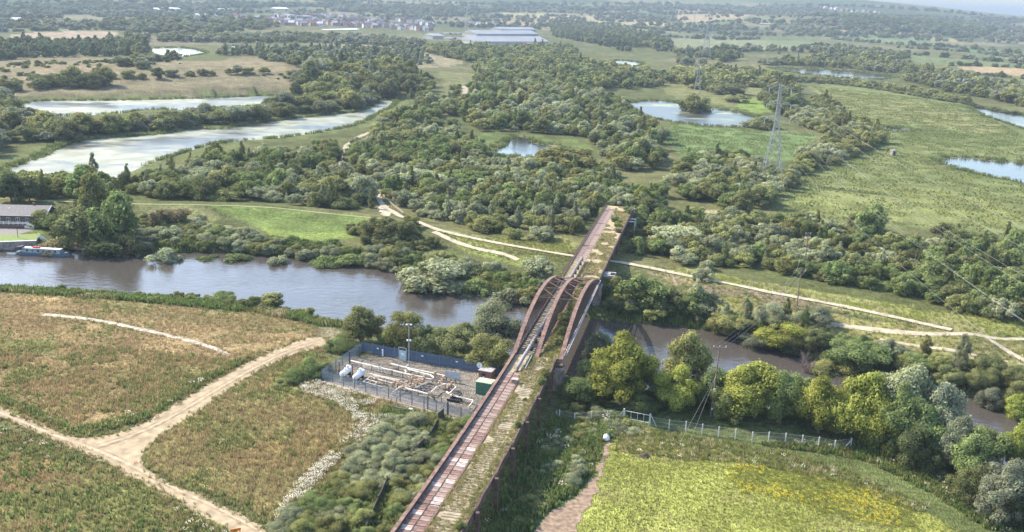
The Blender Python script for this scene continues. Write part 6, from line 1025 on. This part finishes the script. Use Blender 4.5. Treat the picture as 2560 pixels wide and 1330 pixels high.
for kind, lst in (('tree', pick_t), ('shrub', pick_s)):
    for i in lst:
        dd = np.hypot(AX[:, 0] - PXX[i], (AX[:, 1] - PYY[i]) * 1.6); a = int(np.argmin(dd)); buck.setdefault((kind, a, PLANTS[i][5], PLANTS[i][4]), []).append((dd[a], i))
LAB = {}
for (kind, a, s, fm), l in buck.items():
    for k, (_, i) in enumerate(sorted(l)):
        base = '%s %s %s' % (FORMW[fm], TONE[s], kind)
        LAB[i] = base + (' beside ' if dd is not None and len(l) == 1 else ', %s one out from ' % ORD[min(k, 19)]) + ANCH[a][0]
done = np.zeros(len(PLANTS), bool)
for kind, lst in (('tree', pick_t), ('shrub', pick_s)):
    for i in lst:
        x, y, w, h, form, s, zn = PLANTS[i]; lod = LN[lodk[i]]; var = int(i) % (3 if lod == 'near' else 4); rz = float(rng.uniform(0, 6.28)); me = crown_mesh(form, lod, var, s); done[i] = True
        grp = ('trees ' if kind == 'tree' else 'shrubs ') + 'growing ' + (('at the ' + zn[7:]) if zn.startswith('single') else 'in the ' + zn)
        if kind == 'tree':
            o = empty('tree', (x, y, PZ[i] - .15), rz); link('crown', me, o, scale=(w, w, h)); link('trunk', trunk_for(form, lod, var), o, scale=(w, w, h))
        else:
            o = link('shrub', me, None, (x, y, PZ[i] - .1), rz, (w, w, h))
        tag(o, LAB[i], kind, {'single compound': 'trees by the gas compound'}.get(zn, grp.replace('single ', '')))
rest = np.where(~done)[0]
def mass(name, sel, label):
    if not len(sel): return
    keys = {}; idx = []
    for i in sel:
        form, s = PLANTS[i][4], PLANTS[i][5]; k = (form, LN[lodk[i]], int(i) % 3, s); idx.append(keys.setdefault(k, len(keys)))
    if len(keys) > 990: raise RuntimeError('too many kinds')
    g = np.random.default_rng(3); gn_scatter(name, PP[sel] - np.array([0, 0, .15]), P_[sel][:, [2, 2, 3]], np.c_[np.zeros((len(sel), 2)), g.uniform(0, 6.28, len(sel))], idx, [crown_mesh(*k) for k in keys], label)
fz = np.array([lodk[i] == 2 for i in rest]); nz_ = np.array([PP[i, 1] < 230 for i in rest])
mass('far_woodland', rest[fz], 'hazy woods, hedgerows and copses reaching to the far hills')
mass('scrub_thicket', rest[~fz & ~nz_], 'dense mixed scrub filling the ground beyond the river')
mass('undergrowth', rest[~fz & nz_], 'brambles and nettles around viaduct and river banks')
print('PLANTS', len(PLANTS), 'trees', len(pick_t), 'shrubs', len(pick_s), 'far', int(fz.sum()))

# ------------------------------------------------------------------ grasses and flowers
def tuft_mesh(name, cols, nb, seed, head=None, wid=.05):
    g = np.random.default_rng(seed); V = []; F = []; t = []
    for i in range(nb):
        a = g.uniform(0, 6.283); r = .42 * math.sqrt(g.uniform()); p = np.array([r * math.cos(a), r * math.sin(a), -.05]); h = g.uniform(.55, 1.0); l = np.array([math.cos(a), math.sin(a), 0]) * g.uniform(0, .3); b = g.uniform(0, 6.283); e = np.array([math.cos(b), math.sin(b), 0]) * wid * g.uniform(.6, 1.4); n = len(V)
        V += [p - e, p + e, p + l + np.array([0, 0, h]) + e * .4, p + l + np.array([0, 0, h]) - e * .4]; F.append((n, n + 1, n + 2, n + 3)); t += [g.uniform(.7, 1.3)] * 4
    me = npmesh(name, np.array(V), np.array(F), leafmat(*cols), {'tint': ('FLOAT', 'POINT', np.array(t, np.float32))})
    if head:
        V2 = [tuple(v.co) for v in me.vertices]; F2 = [tuple(p.vertices) for p in me.polygons]; n0 = len(F2); g = np.random.default_rng(seed + 1)
        for i in range(head[1]):
            c = np.array([*g.uniform(-.42, .42, 2), g.uniform(.75, 1.05)]); s = head[2] * g.uniform(.6, 1.3); n = len(V2); tl = g.normal(0, .25, 2)
            V2 += [tuple(c + np.array([sx * s, sy * s, (sx * tl[0] + sy * tl[1]) * s])) for sx, sy in ((-1, -1), (1, -1), (1, 1), (-1, 1))]; F2.append((n, n + 1, n + 2, n + 3))
        me = npmesh(name, np.array(V2), np.array(F2), leafmat(*cols), {'tint': ('FLOAT', 'POINT', np.r_[np.array(t), np.ones(4 * head[1])].astype(np.float32))}); me.materials.append(head[0])
        mi = np.zeros(len(F2), np.int32); mi[n0:] = 1; me.polygons.foreach_set('material_index', mi)
    return me
WHITE = leafmat('white_petal', (.74, .70, .58), .1, .2); YEL = leafmat('yellow_petal', (.62, .50, .03), .15, .25)
TU = {'straw': tuft_mesh('straw_tuft', ('straw_grass', (.31, .245, .12)), 16, 1), 'brown': tuft_mesh('brown_tuft', ('brown_grass', (.275, .21, .11)), 16, 2), 'green': tuft_mesh('green_tuft', ('green_grass', (.21, .222, .085)), 16, 3, wid=.07), 'lush': tuft_mesh('lush_tuft', ('lush_grass', (.125, .18, .056)), 18, 4, wid=.09),
      'yellowgreen': tuft_mesh('lime_tuft', ('lime_grass', (.24, .262, .068)), 22, 5, wid=.04), 'white': tuft_mesh('white_tuft', ('green_grass', (.20, .235, .075)), 8, 6, (WHITE, 16, .05)), 'yellow': tuft_mesh('yellow_tuft', ('lime_grass', (.31, .34, .09)), 8, 7, (YEL, 15, .06)), 'reed': tuft_mesh('reed_tuft', ('reed_grass', (.12, .165, .055)), 22, 8, wid=.05), 'dry': tuft_mesh('dry_tuft', ('dry_grass', (.42, .36, .21)), 14, 9)}
TK = list(TU); T_pts, T_idx, T_sc = [], [], []
def grass(px, dens, mix, size, seed, dist=None, thin=0.0):
    p = np.asarray(Gs(px)); X, Y, g = jitter_in(p, 1 / math.sqrt(dens), seed); k = ~inside(X, Y, RIVER)
    for pp in POLYS_W: k &= ~inside(X, Y, pp)
    for pl, w in PATHS_W: k &= dline(X, Y, pl) > w
    k &= ~inside(X, Y, COMPOUND)
    if thin: k &= fbm(X, Y, 6, seed + 9) > thin
    X, Y = X[k], Y[k]; n = list(mix); pw = np.array([mix[q_] for q_ in n]); pw = np.cumsum(pw / pw.sum()); u = np.clip((fbm(X, Y, 7, seed + 5) - .5) * 1.9 + .5 + g.normal(0, .2, len(X)), 0, .999) if mix.get('white', 0) in (0, .8) else g.uniform(0, .999, len(X))
    T_pts.append(np.stack([X, Y, height(X, Y)], 1)); T_idx.append(np.array([TK.index(n[j]) for j in np.searchsorted(pw, u, side='right').clip(0, len(n) - 1)], int)); s = g.uniform(*size, len(X)); T_sc.append(np.stack([s * 1.25, s * 1.25, s], 1))
MEA = [(-100, 712), (0, 722), (300, 745), (640, 775), (790, 800), (800, 842), (700, 862), (560, 930), (370, 1046), (190, 1090), (0, 1010), (-100, 980)]
grass(MEA, 1.1, {'brown': .33, 'straw': .33, 'green': .34}, (.3, .75), 1, thin=.3)
grass([(0, 870), (200, 860), (500, 890), (620, 910), (480, 985), (350, 1035), (190, 1070), (0, 990)], 1.0, {'green': .6, 'straw': .4}, (.6, 1.0), 2, thin=.42)
grass([(-100, 960), (0, 985), (190, 1072), (370, 1028), (560, 915), (620, 892), (630, 905), (560, 938), (370, 1052), (190, 1095), (0, 1015), (-100, 990)], 1.8, {'green': .64, 'lush': .3, 'white': .04}, (.6, 1.1), 3)
grass([(350, 1150), (410, 1085), (560, 985), (720, 895), (800, 870), (840, 945), (990, 1010), (1010, 1050), (930, 1120), (760, 1280), (660, 1330), (500, 1240), (365, 1180)], 1.5, {'green': .42, 'straw': .36, 'brown': .22}, (.45, .95), 4)
WF = [(745, 962), (800, 955), (880, 975), (940, 1005), (985, 1045), (960, 1080), (900, 1115), (840, 1160), (780, 1225), (740, 1300), (700, 1330), (690, 1290), (750, 1200), (830, 1130), (880, 1085), (880, 1040), (830, 1005), (760, 985)]
grass(WF, 3.6, {'white': .8, 'green': .2}, (.45, .85), 5, thin=.34)
grass([(-60, 1055), (120, 1098), (330, 1193), (540, 1312), (620, 1380), (-60, 1400)], 1.5, {'green': .5, 'lush': .15, 'straw': .2, 'brown': .15}, (.4, .9), 6)
grass([(-20, 1065), (110, 1100), (200, 1140), (120, 1160), (-20, 1100)], 1.5, {'green': .88, 'white': .12}, (.5, .8), 7, thin=.4); grass([(420, 1265), (560, 1320), (600, 1380), (480, 1360)], 2.0, {'green': .8, 'white': .2}, (.5, .8), 8)
grass([(1500, 1135), (1560, 1085), (1720, 1118), (1900, 1150), (2100, 1205), (2300, 1275), (2450, 1345), (2500, 1400), (1380, 1400), (1440, 1260)], 2.6, {'yellowgreen': .6, 'green': .25, 'dry': .15}, (.18, .38), 9)
grass([(1790, 1160), (1950, 1166), (2150, 1212), (2280, 1270), (2300, 1330), (2050, 1290), (1860, 1240)], 2.4, {'yellowgreen': .35, 'yellow': .2}, (.35, .6), 10, thin=.38)
grass([(1390, 1035), (1560, 1060), (1760, 1095), (1960, 1130), (2160, 1190), (2330, 1270), (2300, 1285), (2100, 1212), (1880, 1160), (1700, 1150), (1560, 1130), (1500, 1130)], 2.2, {'green': .45, 'yellowgreen': .3, 'dry': .21, 'white': .04}, (.35, .8), 11)
grass([(1900, 1112), (2160, 1150), (2330, 1235), (2480, 1335), (2560, 1400), (2660, 1420), (2640, 1350), (2560, 1310), (2440, 1225), (2150, 1105)], 2.4, {'lush': .5, 'green': .45, 'white': .05}, (.5, 1.0), 21)
grass([(1395, 1035), (1560, 1060), (1520, 1110), (1480, 1200), (1330, 1330), (1180, 1390), (1300, 1120)], 2.4, {'lush': .6, 'green': .37, 'white': .03}, (.6, 1.3), 12)
grass([(960, 1015), (1100, 1040), (1190, 1060), (1130, 1170), (1000, 1340), (640, 1380), (760, 1270), (900, 1130)], 2.0, {'lush': .5, 'green': .5}, (.6, 1.2), 13)
grass([(0, 716), (300, 735), (640, 765), (800, 797), (860, 806), (850, 820), (790, 812), (640, 782), (300, 750), (0, 728)], 2.2, {'lush': .5, 'green': .4, 'dry': .1}, (.7, 1.3), 14)
grass([(330, 560), (560, 580), (740, 606), (1000, 640), (1290, 690), (1400, 735), (1490, 790), (1400, 778), (1100, 699), (900, 662), (700, 640), (400, 631)], 1.2, {'lush': .5, 'green': .35, 'reed': .15}, (.8, 1.6), 15)
grass([(1520, 745), (1750, 768), (2050, 836), (2330, 906), (2600, 965), (2600, 1040), (2400, 984), (2000, 889), (1700, 815), (1512, 797)], 1.0, {'lush': .5, 'green': .4, 'dry': .1}, (.8, 1.5), 16)
grass([(1080, 575), (1200, 595), (1430, 600), (1440, 650), (1340, 668), (1180, 632)], .8, {'yellowgreen': .6, 'green': .4}, (.4, .8), 17); grass([(1600, 665), (1800, 690), (2100, 745), (2560, 800), (2560, 905), (2250, 872), (2000, 822), (1750, 760)], .55, {'yellowgreen': .5, 'dry': .3, 'green': .2}, (.4, .9), 18)
grass([(2030, 215), (2300, 245), (2420, 265), (2560, 340), (2640, 350), (2640, 600), (2300, 565), (2100, 552), (1900, 535), (1970, 452), (2130, 385), (2210, 345), (2090, 262)], .5, {'green': .4, 'lush': .3, 'yellowgreen': .3}, (.3, .75), 22, thin=.45)
grass([(1645, 345), (1690, 302), (1950, 332), (2040, 332), (2000, 388), (1720, 396)], .5, {'green': .6, 'lush': .4}, (.3, .7), 23, thin=.45)
for nm in PONDS:
    p = PONDS[nm]; g = np.random.default_rng(len(nm)); L_ = np.r_[0, np.cumsum(np.linalg.norm(np.diff(p, axis=0), axis=1))]; c = p[:, :2].mean(0); n = int(L_[-1] / 1.1); t = g.uniform(0, L_[-1], n); X = np.interp(t, L_, p[:, 0]); Y = np.interp(t, L_, p[:, 1]); d = np.stack([X, Y], 1) - c; d /= np.linalg.norm(d, axis=1)[:, None] + 1e-9; o = g.uniform(-.6, 6, n)
    X += d[:, 0] * o; Y += d[:, 1] * o; k = ~inside(X, Y, p) | (o < .5); X, Y = X[k], Y[k]; s = g.uniform(1.3, 2.2, len(X)); T_pts.append(np.stack([X, Y, height(X, Y)], 1)); T_idx.append(np.where(g.uniform(size=len(X)) < .7, TK.index('reed'), TK.index('green'))); T_sc.append(np.stack([s * 1.5, s * 1.5, s], 1))
for pe in POLYS_W[:1]:
    pe = np.vstack([pe, pe[:1]]); g = np.random.default_rng(77); L_ = np.r_[0, np.cumsum(np.linalg.norm(np.diff(pe[:, :2], axis=0), axis=1))]; n = int(L_[-1] * 5); t = g.uniform(0, L_[-1], n); X = np.interp(t, L_, pe[:, 0]) + g.normal(0, .55, n); Y = np.interp(t, L_, pe[:, 1]) + g.normal(0, .55, n); s = g.uniform(.25, .7, n)
    T_pts.append(np.stack([X, Y, height(X, Y)], 1)); T_idx.append(np.where(g.uniform(size=n) < .6, TK.index('green'), TK.index('straw'))); T_sc.append(np.stack([s, s, s], 1))
tp = np.vstack(T_pts); ti = np.concatenate(T_idx); ts = np.vstack(T_sc); g = np.random.default_rng(12)
if 'DK_PTS' in globals(): gn_scatter('deck_weeds', np.array(DK_PTS), np.array(DK_SC), np.c_[np.zeros((len(DK_PTS), 2)), g.uniform(0, 6.28, len(DK_PTS))], [TK.index(k) for k in DK_IX], [TU[k] for k in TK], 'dry grass and weeds covering the old track bed on bridge')
gn_scatter('meadow_grass', tp, ts, np.c_[g.normal(0, .12, (len(tp), 2)), g.uniform(0, 6.28, len(tp))], ti, [TU[k] for k in TK], 'tall mixed grasses, white flowers and reeds of the meadows')
print('TUFTS', len(tp))
# ------------------------------------------------------------------ haze
hb = MB().box(-27600, 27600, -27600, 27600, -9, 215).build('haze', None); hm, N, L = newmat('haze_air'); N.remove(N['Principled BSDF']); pv = N.new('ShaderNodeVolumePrincipled'); pv.inputs['Density'].default_value = HAZE; pv.inputs['Color'].default_value = (.33, .40, .51, 1); pv.inputs['Anisotropy'].default_value = .0
L.new(pv.outputs[0], N['Material Output'].inputs['Volume']); hb.data.materials.append(hm); tag(hb, 'thin pale summer haze over the valley', kind='stuff')
